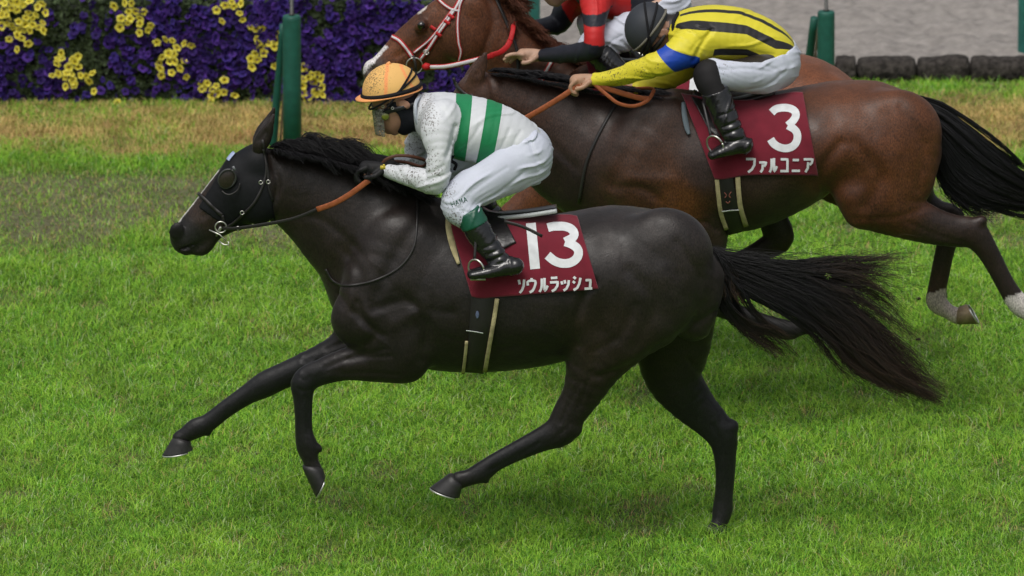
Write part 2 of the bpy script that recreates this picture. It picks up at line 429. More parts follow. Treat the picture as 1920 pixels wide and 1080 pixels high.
# ================================================================== THE SETTING
def vnoise(x, y, seed=0):
    """cheap smooth 2-D noise 0..1"""
    r = np.random.default_rng(seed); T = r.random((64, 64)); xi = np.floor(x).astype(int); yi = np.floor(y).astype(int)
    fx = x-xi; fy = y-yi; fx = fx*fx*(3-2*fx); fy = fy*fy*(3-2*fy); a = lambda i, j: T[(xi+i) % 64, (yi+j) % 64]
    return (a(0, 0)*(1-fx)+a(1, 0)*fx)*(1-fy)+(a(0, 1)*(1-fx)+a(1, 1)*fx)*fy
def fbm(x, y, seed=0, o=3):
    return sum(vnoise(x*2**i, y*2**i, seed+i)*.5**i for i in range(o))/sum(.5**i for i in range(o))
def sstep(a, b, x): t = np.clip((x-a)/(b-a), 0, 1); return t*t*(3-2*t)
Y_EDGE = float(ground(1750., 158.)[1])                      # where the turf ends
Y_HEDGE = float(ground(300., 202.)[1])
def wear(x, y):
    """0..1: how worn (trodden, soil showing) and how dry (straw coloured) the turf is"""
    n1 = fbm(x*1.3+5, y*1.1, 11); n2 = fbm(x*4, y*3, 17)
    px = 960+x/mpp(y)                                       # only to place left/right of the track's worn patch in metres
    lft = sstep(.4, -1.0, x)
    worn = sstep(4.9, 5.5, y)*(1-sstep(6.6, 7.0, y))*sstep(.40, .60, n1*.36+n2*.34+.30*fbm(x*9, y*6, 19)+.13*lft-.03)*.80
    worn = np.maximum(worn, .45*sstep(.62, .72, fbm(x*5.2, y*3.6, 31)))
    worn = np.maximum(worn, .9*np.exp(-(((x-.55)/.16)**2+((y-3.1)/.10)**2)**2))
    e0 = 7.22+.35*(n1-.5)+.25*(n2-.5)
    far_green = sstep(Y_EDGE-.45, Y_EDGE-.15, y+.2*(n2-.5))*sstep(.5, 1.0, x)+.55*sstep(Y_HEDGE-.12, Y_HEDGE, y)*(x < .5)
    dry = sstep(e0-.22, e0+.22, y)*(1-far_green)
    dry = dry*(.42+.35*n1+.75*sstep(.35, .6, fbm(x*2.3+3, y*5, 63)))
    return np.clip(worn, 0, 1), np.clip(dry, 0, 1)
m_ground = mat('ground turf', (.115, .235, .026), .95, .1, noise=(9, .55, 8), bump=(70, 1.0, .03))
V = np.array([[-300, -120, 0], [300, -120, 0], [300, 400, 0], [-300, 400, 0.]])
g = link('ground', npmesh('ground', V, [[0, 1, 2, 3]]), m_ground, smooth=False); tag(g, 'green racecourse ground under the horses', 'ground', kind='structure')
# sheet of turf soil with its own colouring (worn and dry zones) where the picture looks
nx, ny = 360, 300
gx, gy = np.meshgrid(np.linspace(-9, 9, nx), np.linspace(-3.5, Y_EDGE, ny)); x_, y_ = gx.ravel(), gy.ravel()
wn, dr = wear(x_, y_)
c = np.array([.07, .12, .018])[None]*(1-wn[:, None])+np.array([.135, .12, .080])[None]*wn[:, None]
c = c*(1-dr[:, None])+np.array([.20, .13, .05])[None]*dr[:, None]; c *= (.7+.6*fbm(x_*9, y_*9, 3))[:, None]
z_ = .004+.010*fbm(x_*5, y_*5, 8)
F = (np.arange(ny-1)[:, None]*nx+np.arange(nx-1)[None]).ravel(); F = np.stack([F, F+1, F+nx+1, F+nx], 1)
m_soil = mat('turf soil', attr='col', rough=.95, spec=.1, noise=(40, .35, 5), bump=(90, .6, .008))
tag(link('turf_soil', npmesh('turf_soil', np.stack([x_, y_, z_], 1), F, colors=c), m_soil), 'soil of the turf between the grass blades', 'soil', kind='structure')
# grass blades
HOOF = at(1345., 1000., .14)
def blades(n, x0, x1, y0, y1, seed):
    r = np.random.default_rng(seed); x = r.uniform(x0, x1, n); y = r.uniform(y0, y1, n); wn, dr = wear(x, y)
    nn = fbm(x*3.1, y*3.1, 41); n3 = fbm(x*11, y*9, 43, 2); keep = r.random(n) > np.clip(wn*.8+.12*(n3 < .32), 0, .93)
    x, y, wn, dr, nn, n3 = [q[keep] for q in (x, y, wn, dr, nn, n3)]; n = len(x)
    hgt = (.022+.030*r.random(n)**1.5)*(1-.45*wn)*(1-.25*dr)*(.65+.7*nn)*(1+1.1*np.exp(-((x-HOOF[0])**2+(y-HOOF[1]+.05)**2)/.10**2)); wd = .0012+.0011*r.random(n)
    th = r.random(n)*6.283; ln = hgt*(.4+1.3*r.random(n)); dx, dy = np.cos(th), np.sin(th)
    sx, sy = -dy*wd, dx*wd; z0 = .006
    base = np.stack([x, y, np.full(n, z0)], 1); S2 = np.stack([sx, sy, 0*sx], 1)
    mid = base+np.stack([dx*ln*.3, dy*ln*.3, hgt*.6], 1); tip = base+np.stack([dx*ln, dy*ln, hgt*(1-.35*r.random(n))], 1)
    V = np.stack([base-S2, base+S2, mid-S2*.8, mid+S2*.8, tip-S2*.15, tip+S2*.15], 1).reshape(-1, 3)
    b = np.arange(n)*6; F = np.concatenate([np.stack([b, b+1, b+3, b+2], 1), np.stack([b+2, b+3, b+5, b+4], 1)])
    lush = np.array([.205, .455, .038]); lime = np.array([.36, .59, .060]); deep = np.array([.10, .29, .030]); pale = np.array([.50, .60, .30])
    straw = np.array([.66, .50, .20]); rust = np.array([.60, .39, .18]); olive = np.array([.36, .40, .09])
    q = r.random(n)[:, None]; c = lush+(lime-lush)*np.clip(q*1.1+.9*(nn[:, None]-.5), 0, 1)
    c = np.where(r.random(n)[:, None] < .22-.1*(nn[:, None]-.5), deep, c); c = np.where(r.random(n)[:, None] < .06, pale, c); c = np.where(r.random(n)[:, None] < .025+.25*wn[:, None], straw*.8, c)
    dcol = straw+(rust-straw)*sstep(.42, .68, fbm(x*1.1, y*2.0, 57))[:, None]; dcol = np.where(r.random(n)[:, None] < .30, olive, dcol)
    c = np.where(r.random(n)[:, None] < (dr*1.05)[:, None], dcol, c)
    c = c*(1-wn[:, None]*.25)+np.array([.18, .20, .10])*wn[:, None]*.25
    c = c*(.75+.5*r.random(n))[:, None]*(.80+.42*n3)[:, None]*(.84+.32*fbm(x*6, y*2.6, 47, 2))[:, None]
    C = np.repeat(c, 6, 0)
    return V, F, C
m_grass = mat('grass blade', attr='col', rough=.55, spec=.25, trans=.35)
VV, FF, CC = [], [], []; o_ = 0
for a in ((760000, -2.9, 2.9, -1.5, Y_EDGE-.02, 1), (70000, -4.0, -2.9, -1.5, Y_EDGE-.02, 2), (70000, 2.9, 4.0, -1.5, Y_EDGE-.02, 3), (170000, -9, -4, -3.4, Y_EDGE-.02, 4), (170000, 4, 9, -3.4, Y_EDGE-.02, 5), (90000, -4, 4, -3.4, -1.5, 6)):
    v, f, cc = blades(*a); VV.append(v); FF.append(f+o_); CC.append(cc); o_ += len(v)
tag(link('grass', npmesh('grass', np.concatenate(VV), np.concatenate(FF), colors=np.concatenate(CC)), m_grass, smooth=False), 'short green racecourse grass, straw coloured beside the flower hedge', 'grass', kind='stuff')
# longer tufts along the foot of hedge and stones
# dirt track
nx, ny = 420, 420
gx, gy = np.meshgrid(np.linspace(-3.4, 3.6, nx), Y_EDGE+.10+np.linspace(0, 1, ny)**1.4*9.0)
x_, y_ = gx.ravel(), gy.ravel()
rg = fbm(x_*5.5, y_*7, 71, 4); rg2 = vnoise(x_*1.2, y_*6.5, 75)
z_ = .062+.06*(rg-.5)+.03*(rg2-.5)+.030*(fbm(x_*26, y_*26, 79, 2)-.5)
F = (np.arange(ny-1)[:, None]*nx+np.arange(nx-1)[None]).ravel(); F = np.stack([F, F+1, F+nx+1, F+nx], 1)
m_dirt = mat('track sand', (.26, .24, .222), .95, .1, noise=(14, .22, 8), bump=(150, .7, .006))
tag(link('dirt_track', npmesh('dirt_track', np.stack([x_, y_, z_], 1), F), m_dirt), 'grey sand of the harrowed dirt track', 'dirt track', kind='structure')
V = np.array([[-300, Y_EDGE+9.1, .012], [300, Y_EDGE+9.1, .012], [300, 90, .012], [-300, 90, .012.__float__()]])
V2 = np.array([[-300, Y_EDGE+.12, .006], [-3.39, Y_EDGE+.12, .006], [-3.39, Y_EDGE+9.1, .006], [-300, Y_EDGE+9.1, .006], [3.59, Y_EDGE+.12, .006], [300, Y_EDGE+.12, .006], [300, Y_EDGE+9.1, .006], [3.59, Y_EDGE+9.1, .006]]); tag(link('dirt_track', npmesh('dirt_sides', V2, [[0, 1, 2, 3], [4, 5, 6, 7]]), m_dirt, smooth=False), 'grey dirt track beyond both picture edges', 'dirt track', kind='structure')
far = link('dirt_track', npmesh('dirt_far', V, [[0, 1, 2, 3]]), m_dirt, smooth=False); tag(far, 'far side of the grey dirt track', 'dirt track', kind='structure')

# edging stones between turf and sand
m_stone = mat('mossy stone', (.040, .035, .031), .95, .2, noise=(38, .75, 6), bump=((30, .9, .02), (120, .6, .006)))
def stone(x0, x1, lab, seed):
    r = np.random.default_rng(seed); Yc = Y_EDGE+.10; n, k = 26, 20
    t = np.linspace(0, 1, n); V = []
    for i, tt in enumerate(t):
        e = 1-abs(2*tt-1)**12; e = max(e, .001)**.5; cx = x0+(x1-x0)*tt
        for j in range(k):
            a = 2*math.pi*j/k; cy, cz = math.cos(a), math.sin(a)
            p = 2.8; rr = (abs(cy)**p+abs(cz)**p)**(-1/p)
            nn = 1+.16*(vnoise(np.array([cx*14+seed]), np.array([a*2.2]), 5)[0]-.5)+.10*(vnoise(np.array([cx*40]), np.array([a*6]), 9)[0]-.5)
            V.append([cx, Yc+cy*rr*.085*e*nn, max(.052+cz*rr*.062*e*nn*(1+.25*(vnoise(np.array([cx*5.]), np.array([3.]), 8)[0]-.5)), -.01)])
    F = [[i*k+j, i*k+(j+1) % k, (i+1)*k+(j+1) % k, (i+1)*k+j] for i in range(n-1) for j in range(k)]
    F += [list(range(k))[::-1], [(n-1)*k+j for j in range(k)]]
    return tag(link('edging_stone', npmesh('stone', V, F), m_stone), lab, 'edging stone', 'dark stones edging the dirt track')
sx = lambda px: float(ground(float(px), 150.)[0])
names = ['edging stone just right of the thick green post by the track', 'long dark edging stone, second to the right of the thick green post', 'dark edging stone with pale flecks, third to the right of the thick green post',
         'dark edging stone at the foot of the teal rail post, rightmost']
for i, (a, b) in enumerate([(1565, 1606), (1604, 1720), (1717, 1820), (1816, 1938)]): stone(sx(a), sx(b), names[i], i+3)
for i, (a, b) in enumerate([(1935, 2043), (2040, 2150), (1467, 1567), (1366, 1470), (1259, 1369), (1157, 1262), (1046, 1160), (955, 1050)]):
    stone(sx(a), sx(b), ('dark edging stone to the right of the teal post, at the picture edge', 'dark edging stone farthest right along the sand', 'dark edging stone behind the thick green post by the sand', 'dark edging stone behind the yellow striped rider', 'dark edging stone behind the grey helmet',
        'dark edging stone behind the red and black sleeve', "dark edging stone behind the chestnut horse's mane", 'dark edging stone beside the end of the flower hedge')[i], i+20)

# flower hedge
HX0, HX1 = float(ground(-900., 200.)[0]), float(ground(905., 200.)[0]); HY = Y_HEDGE+.06
HZ = float(at(300., 3., HY)[2])
m_leaf = mat('petunia leaf', attr='col', rough=.6, spec=.3, trans=.2)
m_pet = mat('petunia petal', attr='col', rough=.7, spec=.2, trans=.25)
hedge = thing('flower_hedge', ((HX0+HX1)/2, HY+.2, 0), 'long low hedge of purple petunias with yellow petunia clusters behind the turf', 'flower hedge')
r = np.random.default_rng(5)
bv, bf = box_vf([(HX0+HX1)/2, HY+.24, HZ/2-.02], [HX1-HX0-.06, .40, HZ-.06])
link('dark_backing', npmesh('dark_backing', bv, bf), mat('hedge backing', (.012, .014, .010), .95, noise=(20, .4, 4)), hedge, smooth=False)  # dark backing box added behind the leaves and blossoms
def hedge_surface(n, r, top=.12):
    """points and outward normals on the hedge's front, top and end"""
    x = r.uniform(HX0, HX1, n); z = r.uniform(0.02, HZ, n); bump = .05*(fbm(x*5, z*5, 91)-.5)
    P = np.stack([x, HY-bump, z], 1); N = np.tile([0, -1., .15], (n, 1)); s = r.random(n)
    tp = s < top; P[tp, 2] = HZ-.01+.02*r.random(tp.sum()); P[tp, 1] = HY+.4*r.random(tp.sum()); N[tp] = [0, -.3, 1]
    en = (s > .93); P[en, 0] = HX1+.01; P[en, 1] = HY+.4*r.random(en.sum()); N[en] = [1, -.1, .1]
    return P, N
def frames(N, r, jit):
    N = N+r.normal(0, jit, N.shape); N /= np.linalg.norm(N, axis=1)[:, None]
    U = np.cross(N, r.normal(0, 1, N.shape)); U /= np.linalg.norm(U, axis=1)[:, None]; return np.stack([U, np.cross(N, U), N], 1)
P, N = hedge_surface(21000, r, .15); Fm = frames(N, r, .55)
s = r.uniform(.012, .024, len(P)); loc = np.array([[0, -1, 0], [.55, 0, .12], [0, 1, 0], [-.55, 0, .12]])
V = P[:, None]+np.einsum('kj,nji->nki', loc, Fm)*s[:, None, None]+N[:, None]*-.012
b = np.arange(len(P))*4; lc = np.array([.040, .060, .024])*(.4+1.3*r.random(len(P)))[:, None]
fo = link('foliage', npmesh('foliage', V.reshape(-1, 3), np.stack([b, b+1, b+2, b+3], 1), colors=np.repeat(lc, 4, 0)), m_leaf, hedge, smooth=False); tag(fo, kind='stuff')
# one petunia: rim of five shallow lobes, throat sunk in the middle
K = 20; aa = np.linspace(0, 2*np.pi, K, endpoint=False)
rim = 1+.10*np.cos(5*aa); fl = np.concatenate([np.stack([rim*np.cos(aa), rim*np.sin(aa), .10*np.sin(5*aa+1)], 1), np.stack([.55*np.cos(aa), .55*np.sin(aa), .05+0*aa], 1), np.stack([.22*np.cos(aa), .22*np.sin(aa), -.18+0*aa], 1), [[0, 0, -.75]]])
j = np.arange(K); j2 = (j+1) % K
flF = np.concatenate([np.stack([j, j2, K+j2, K+j], 1), np.stack([K+j, K+j2, 2*K+j2, 2*K+j], 1), np.stack([2*K+j, 2*K+j2, np.full(K, 3*K), np.full(K, 3*K)], 1)])
tri = flF[-K:, :3]; quad = flF[:-K]
lev = np.r_[np.zeros(K), np.ones(K), np.full(K, 2), [3]].astype(int)
def flowers(P, N, size, pal, r, jit, squeeze=True):
    Fm = frames(N, r, jit); lobes = fl[None]*np.ones((len(P), 1, 1)); lobes[..., 2] += r.normal(0, .10, (len(P), len(fl)))*(lev < 2)
    sq = np.stack([np.ones(len(P)), r.uniform(.6, 1, len(P)), np.ones(len(P))], 1); lobes = lobes*sq[:, None]
    V = P[:, None]+np.einsum('nkj,nji->nki', lobes, Fm)*size[:, None, None]
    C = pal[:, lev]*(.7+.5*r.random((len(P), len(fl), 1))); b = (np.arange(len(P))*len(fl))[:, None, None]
    Q = (quad[None]+b).reshape(-1, 4); T = (tri[None]+b).reshape(-1, 3); T4 = np.concatenate([T, T[:, 2:3]], 1)
    return V.reshape(-1, 3), Q, T, C.reshape(-1, 3)
P, N = hedge_surface(6200, r, .15)
dens = fbm(P[:, 0]*3.2+9, P[:, 2]*4, 95); keep = r.random(len(P)) < .12+1.1*sstep(.30, .62, dens); P, N = P[keep], N[keep]
hue = r.random(len(P))[:, None]; dk = np.array([.030, .014, .115]); br = np.array([.105, .040, .33]); bl = np.array([.055, .030, .24])
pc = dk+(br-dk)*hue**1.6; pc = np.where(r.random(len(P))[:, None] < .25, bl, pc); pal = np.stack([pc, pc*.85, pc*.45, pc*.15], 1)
P = P+N*r.uniform(-.005, .02, len(P))[:, None]
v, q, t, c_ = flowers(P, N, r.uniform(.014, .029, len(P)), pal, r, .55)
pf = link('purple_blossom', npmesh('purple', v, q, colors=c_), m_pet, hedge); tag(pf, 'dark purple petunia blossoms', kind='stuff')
# yellow blossoms, placed on the hedge front where the photograph has them (photo zoomed 3x)
YEL = [(8,5),(30,12),(60,8),(95,14),(130,20),(160,8),(20,55),(5,80),(35,75),(60,50),(95,60),(130,30),(215,35),(250,70),(150,70),(110,115),(145,100),(185,105),(60,130),(75,155),(45,140),(105,170),(135,155),(165,175),(185,140),(215,150),(240,125),(245,170),(210,85),(10,140),(55,210),(85,195),(225,25),(155,245),(105,285),(120,215),(40,100),(145,130),
 (345,300),(330,330),(320,355),(355,330),(405,330),(420,350),(435,315),(385,375),(370,405),(400,405),(445,385),(330,415),(300,430),(360,435),(410,450),(455,425),(485,430),(495,460),(420,475),(370,485),(520,415),(525,515),
 (640,38),(700,20),(740,22),(760,60),(725,70),(815,72),(685,108),(745,108),(790,105),(785,138),(720,130),(675,150),(780,185),(848,142),(830,175),(880,243),(930,215),(970,238),(1000,270),(1040,250),(1080,262),(905,322),(945,300),(975,305),(900,360),(950,350),(985,340),(1033,340),(970,415),(1010,398),(905,380),(910,422),(1050,432),
 (1215,60),(1270,30),(1310,40),(1345,75),(1300,10),(1370,115),(1250,122),(1355,20),(1415,160),(1450,165),(1475,175),(1445,215),(1510,235),(1555,190),(1455,245),(1545,260),(1470,275),(1480,300),(1440,305),(1450,335),(1410,330),(1410,378),(1540,372),(1560,235),
 (1130,465),(1150,490),(1262,450),(1215,478),(1200,510),(1195,540),(1230,520),(1260,515),(1185,570),(1320,535),(1125,500),(1165,470),(660,565),
 (1715,385),(1755,425),(1730,440),(1765,460),(1800,435),(1790,410),(1705,490),(1705,520),(1770,520),(1805,490),(1815,535),(1790,530),(1715,565),(1740,550),(1700,455),(1770,540)]
nY = len(YEL); yx, yy = np.array(YEL, float).T/3
dists = np.argsort(-r.random(nY))
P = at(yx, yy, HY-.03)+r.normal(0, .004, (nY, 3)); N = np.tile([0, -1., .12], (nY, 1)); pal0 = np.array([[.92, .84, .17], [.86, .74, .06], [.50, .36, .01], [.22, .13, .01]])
for i in range(nY):
    if i % 3 == 2 and nY-i > 0 and i > 40: continue
nn = 0; rest = []
for i in range(nY):
    if nn < 100 and i % 5 != 4:
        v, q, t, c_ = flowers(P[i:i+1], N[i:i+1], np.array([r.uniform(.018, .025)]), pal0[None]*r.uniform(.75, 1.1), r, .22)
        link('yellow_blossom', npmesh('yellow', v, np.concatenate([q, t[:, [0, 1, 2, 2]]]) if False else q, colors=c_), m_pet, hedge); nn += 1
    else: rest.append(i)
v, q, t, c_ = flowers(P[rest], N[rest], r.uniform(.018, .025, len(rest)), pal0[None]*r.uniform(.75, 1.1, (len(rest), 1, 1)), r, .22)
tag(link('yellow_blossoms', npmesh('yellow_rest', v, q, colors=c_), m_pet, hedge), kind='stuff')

# rail posts
m_green = mat('dark green paint', (.012, .090, .066), .5, .4, noise=(30, .15, 4), bump=(70, .15, .002))
m_teal = mat('teal paint', (.055, .32, .27), .5, .4, noise=(25, .12, 4))
m_steel = mat('dull steel', (.10, .10, .095), .5, .5, metal=.6)
def lathe(prof, n=28):
    V = []; 
    for z, rr in prof: V += [[rr*math.cos(2*math.pi*j/n), rr*math.sin(2*math.pi*j/n), z] for j in range(n)]
    F = [[i*n+j, i*n+(j+1) % n, (i+1)*n+(j+1) % n, (i+1)*n+j] for i in range(len(prof)-1) for j in range(n)]
    return np.array(V), F+[list(range(n))[::-1], [(len(prof)-1)*n+j for j in range(n)]]
def rail_post(px, top_py, Y, lab, strut, hw):
    T = at(float(px), float(top_py), Y); t = thing('rail_post', (T[0], Y, 0), lab, 'rail post', 'padded green rail posts beside the turf')
    R = hw*mpp(Y); H = T[2]
    V, F = lathe([(0, R*1.02), (H*.5, R), (H-.02, R*.99), (H-.006, R*.96), (H, R*.88), (H+.001, R*.3)]); link('padding', npmesh('padding', V+[T[0], Y, 0], F), m_green, t)
    V, F = lathe([(H, .011), (H+.006, .016), (H+.012, .009), (H+.9, .009)], 12); link('rod', npmesh('rod', V+[T[0], Y, 0], F), m_steel, t)
    (ax, ay), (bx, by), w = strut; A_, B_ = at(float(ax), float(ay), Y+.06), at(float(bx), float(by), Y+.16)
    B2 = A_+(B_-A_)*1.02; k = (A_[2])/(A_[2]-B2[2]); B2 = A_+(B2-A_)*k
    tube('strut', np.linspace(A_, B2, 12), np.linspace(w*.5, w*.62, 12)*mpp(Y), m_green, t, n=16)
    C0, C1 = at(ax+w*.55, ay+8., Y+.05), None
    D_ = np.array([.022, -.02, 0]); tube('brace', np.linspace(A_+D_, B2+D_*1.6, 6), .005, mat('rusty brace', (.14, .10, .06), .8), t, n=8)
    return t
YP = float(ground(547., 300.)[1])
rail_post(547, 29, YP, 'thick dark green padded post standing before the purple flowers', ((531, 46), (514, 245), 13), 17.5)
rail_post(1549, 21, YP, 'thick dark green padded post standing before the grey sand', ((1527, 34), (1517, 115), 15), 16.5)
for px, hw, by, lab in ((998, 15, 112, 'teal rail post beyond the chestnut horse, behind the rider with red and black sleeves'), (1918, 10, 118, 'teal rail post at the edge of the sand, beside the rightmost dark stone')):
    B_ = ground(float(px), float(by)); R = hw*mpp(B_[1]); V, F = lathe([(-.02, R), (.9, R), (.93, R*.8)], 24)
    tag(link('rail_post', npmesh('teal_post', V+[B_[0], B_[1], 0], F), m_teal), lab, 'rail post', 'slim teal rail posts along the sand')
# ================================================================== SHARED MATERIALS AND BUILDERS FOR HORSES AND RIDERS
def coat(name, rough=.42):
    def hair_glints(n, L, tc, c, b):  # colour noise for short hair, with its glints painted into the tone
        mp = n.new('ShaderNodeMapping'); mp.inputs['Scale'].default_value = (1, 1, .45); L.new(tc.outputs['Object'], mp.inputs[0])
        tx = n.new('ShaderNodeTexNoise'); tx.inputs['Scale'].default_value = 210; tx.inputs['Detail'].default_value = 2; L.new(mp.outputs[0], tx.inputs['Vector'])
        mr = n.new('ShaderNodeMapRange'); mr.inputs[1].default_value = .3; mr.inputs[2].default_value = .7; mr.inputs[3].default_value = .5; mr.inputs[4].default_value = 1.5
        L.new(tx.outputs[0], mr.inputs[0]); vm = n.new('ShaderNodeVectorMath'); vm.operation = 'SCALE'; L.new(c, vm.inputs[0]); L.new(mr.outputs[0], vm.inputs['Scale'])
        t2 = n.new('ShaderNodeTexNoise'); t2.inputs['Scale'].default_value = 11; t2.inputs['Detail'].default_value = 6; L.new(tc.outputs['Object'], t2.inputs['Vector'])
        m2 = n.new('ShaderNodeMapRange'); m2.inputs[1].default_value = .3; m2.inputs[2].default_value = .7; m2.inputs[3].default_value = rough-.10; m2.inputs[4].default_value = rough+.16
        L.new(t2.outputs[0], m2.inputs[0]); L.new(m2.outputs[0], b.inputs['Roughness']); return vm.outputs[0]
    return mat(name, attr='col', rough=rough, spec=.34, sheen=.04, noise=(8, .30, 7), bump=((220, .45, .002, (1, 1, .4)), (26, .35, .006), (75, .15, .002)), extra=hair_glints)
m_hoof = mat('hoof horn', (.022, .021, .021), .45, .4, noise=(25, .35, 4), bump=(60, .3, .003))
m_hoof_pale = mat('pale hoof horn', (.20, .15, .09), .5, .4, noise=(30, .35, 4), bump=(60, .3, .003))
m_alu = mat('aluminium', (.62, .62, .60), .35, .5, metal=.85)
m_cloth = mat('maroon cloth', (.150, .012, .024), .85, .15, sheen=.3, noise=(12, .16, 5), bump=((420, .35, .001), (16, .35, .006)))
m_white = mat('white print', (.62, .64, .65), .75, .2, noise=(30, .10, 4))
m_leather = mat('black leather', (.012, .011, .012), .28, .5, noise=(12, .3, 4), bump=((26, .45, .006), (150, .25, .0015)))
m_strap = mat('dark strap', (.020, .018, .018), .45, .4, bump=(120, .3, .001))
m_rein = mat('brown rubber rein', (.30, .085, .030), .6, .3, noise=(60, .2, 3), bump=(240, .5, .001))
m_fleece = mat('cream felt', (.42, .36, .20), .95, .1, noise=(30, .25, 5), bump=(160, .6, .002))
m_black = mat('black cloth', (.010, .010, .012), .8, .2, noise=(10, .2, 3), bump=(60, .3, .003))
m_skin_hair = mat('hair strands', attr='col', rough=.55, spec=.3)
m_skin = mat('skin', attr='col', rough=.5, spec=.4, noise=(25, .12, 4), bump=(150, .15, .001))
m_red = mat('red webbing', (.42, .012, .015), .6, .3, bump=(120, .3, .001))
m_webw = mat('white webbing', (.62, .58, .60), .6, .3, bump=(120, .3, .001))
m_chrome = mat('bit ring steel', (.55, .54, .50), .3, .5, metal=.9)
m_eye = mat('dark eye', (.008, .005, .004), .08, .6, coat=.5)

def hoof(B, parent, CF, CB, H, T, dy, hw, m=None, shoe=True):
    """hoof from coronet front/back, heel and toe of the sole (photo pixels); hw lateral half width in metres"""
    n = 22; P = [B.A(*q, dy) for q in (CF, CB, T, H)]; V = []
    def ring(a, b, w, e=1.0):
        c = (a+b)/2; h = (a-b)/2; o = []
        for j in range(n):
            t = 2*math.pi*j/n; o.append(c+h*math.cos(t)+np.array([0, 1., 0])*w*math.sin(t)*(1-.12*math.cos(t)))
        return o
    for s_ in (-.12, 0, .25, .6, .92, 1.0):
        q = max(s_, 0); a = P[0]*(1-q)+P[2]*q; b = P[1]*(1-q)+P[3]*q; w = hw*(.80+.20*q)*(1 if s_ >= 0 else .8)
        if s_ < 0: up = (P[0]-P[2])*.12; a = a+up+(b-a)*.1; b = b+up-(b-a)*.1
        V += ring(a, b, w)
    F = [[i*n+j, i*n+(j+1) % n, (i+1)*n+(j+1) % n, (i+1)*n+j] for i in range(5) for j in range(n)]
    F += [list(range(n))[::-1], [5*n+j for j in range(n)]]
    o = link('hoof', npmesh('hoof', np.array(V), F), m or m_hoof, parent)
    if shoe:
        c = (P[2]+P[3])/2; h = (P[2]-P[3])/2; dn = np.cross(h, [0, 1., 0]); dn /= np.linalg.norm(dn)
        if dn@((P[2]+P[3])-(P[0]+P[1])) < 0: dn = -dn
        t = np.linspace(-2.35, 2.35, 30); C = c+dn*.004+np.cos(t)[:, None]*h*.96+np.sin(t)[:, None]*np.array([0, 1., 0])*hw*.96
        v, f = tube_vf(C, .0038, n=6); link('horseshoe', npmesh('shoe', v, f), m_alu, o)
    return o
def ring_vf(C, r, th, U, Vv, n=28, k=8, a0=0, a1=2*math.pi):
    t = np.linspace(a0, a1, n); P = C+r*(np.cos(t)[:, None]*U+np.sin(t)[:, None]*Vv); return tube_vf(P, th, n=k)
XZ = (np.array([1., 0, 0]), np.array([0, 0, 1.]))
def px_col(Yh, stops):
    """coat colours: stops = list of (px, py, radius_px, rgb); smooth weights between colour centres"""
    S_ = [(a, b, c, np.array(d)) for a, b, c, d in stops]
    def f(V):
        x, y = proj_flat(V, Yh-.15); W_ = np.zeros(len(V))+1e-9; C = np.zeros((len(V), 3))
        for a, b, c, d in S_:
            w = 1/(1e-3+(((x-a)**2+(y-b)**2)/c**2)**2); W_ += w; C += w[:, None]*d
        return C/W_[:, None]
    return f
GL = {'ソ': [[(.1,.05),(.25,.38)], [(.88,.05),(.8,.5),(.58,.8),(.22,1)]],
 'ウ': [[(.5,-.03),(.5,.2)], [(.08,.5),(.08,.2),(.92,.2),(.86,.6),(.62,.88),(.28,1)]],
 'ル': [[(.3,.05),(.3,.55),(.22,.8),(.03,1)], [(.62,.02),(.62,.95),(.82,.82),(1,.58)]],
 'ラ': [[(.15,.05),(.88,.05)], [(.05,.36),(.95,.36),(.86,.65),(.62,.88),(.25,1)]],
 'ッ': [[(.05,.32),(.16,.55)],[(.42,.25),(.52,.5)],[(.95,.27),(.88,.6),(.66,.86),(.3,1)]],
 'シ': [[(.1,.05),(.38,.2)],[(.02,.36),(.28,.5)],[(.1,1),(.55,.86),(.8,.56),(.95,.15)]],
 'ュ': [[(.12,.34),(.78,.34),(.7,.94)],[(-.02,.94),(1.02,.94)]],
 'フ': [[(.0,.08),(.92,.08),(.87,.5),(.62,.8),(.22,1)]],
 'ァ': [[(.0,.32),(.95,.32),(.86,.48),(.66,.6)],[(.5,.45),(.45,.8),(.18,1)]],
 'コ': [[(.05,.1),(.92,.1),(.92,1.0)],[(.0,.92),(.84,.92)]],
 'ニ': [[(.12,.15),(.88,.15)],[(.0,.9),(1,.9)]],
 'ア': [[(.0,.1),(.98,.1),(.88,.35),(.66,.5)],[(.5,.3),(.45,.7),(.18,1)]]}
def katakana(name, SG, txt, cells, base, m, parent, w, off):
    """cells: (x0, x1) per character; base: function x -> (top, bottom) in photo pixels"""
    L = []
    for ch, (a, b) in zip(txt, cells):
        for st in GL[ch]: L.append([(a+(b-a)*u, base(a+(b-a)*u)[0]*(1-v)+base(a+(b-a)*u)[1]*v) for u, v in st])
    return strokes(name, SG, L, w, off, m, parent)
def wrinkles(amp, dirv, wl, seed=0):
    """soft irregular cloth folds, mostly running along dirv"""
    d = np.asarray(dirv, float); d /= np.linalg.norm(d); r = np.random.default_rng(seed)
    c = np.cross(d, [0, 1, 0]); ph = r.random(12)*6.28
    def f(Q):
        u = Q@c; v = Q@d; w = Q[:, 1]; uu = u+.022*np.sin(v*13+ph[0])+.016*np.sin(w*19+ph[1]+v*7)+.008*np.sin(v*31+ph[7])
        a = np.sin(uu*6.28/wl+ph[2]); b = np.sin(uu*6.28/(wl*.43)+ph[4]+w*16+3*np.sin(v*8))
        g = np.clip(np.sin(v*17+ph[5]+6*np.sin(u*9+ph[8]))*np.sin(w*13+ph[6]+u*21)*1.1+.18, 0, 1)
        g2 = np.clip(np.sin(v*9+u*25+ph[9])*np.sin(u*14-w*11+ph[10])+.2, 0, 1)
        return -amp*(np.maximum(a, 0)**2*1.5*g+.18*b*g2)
    return f
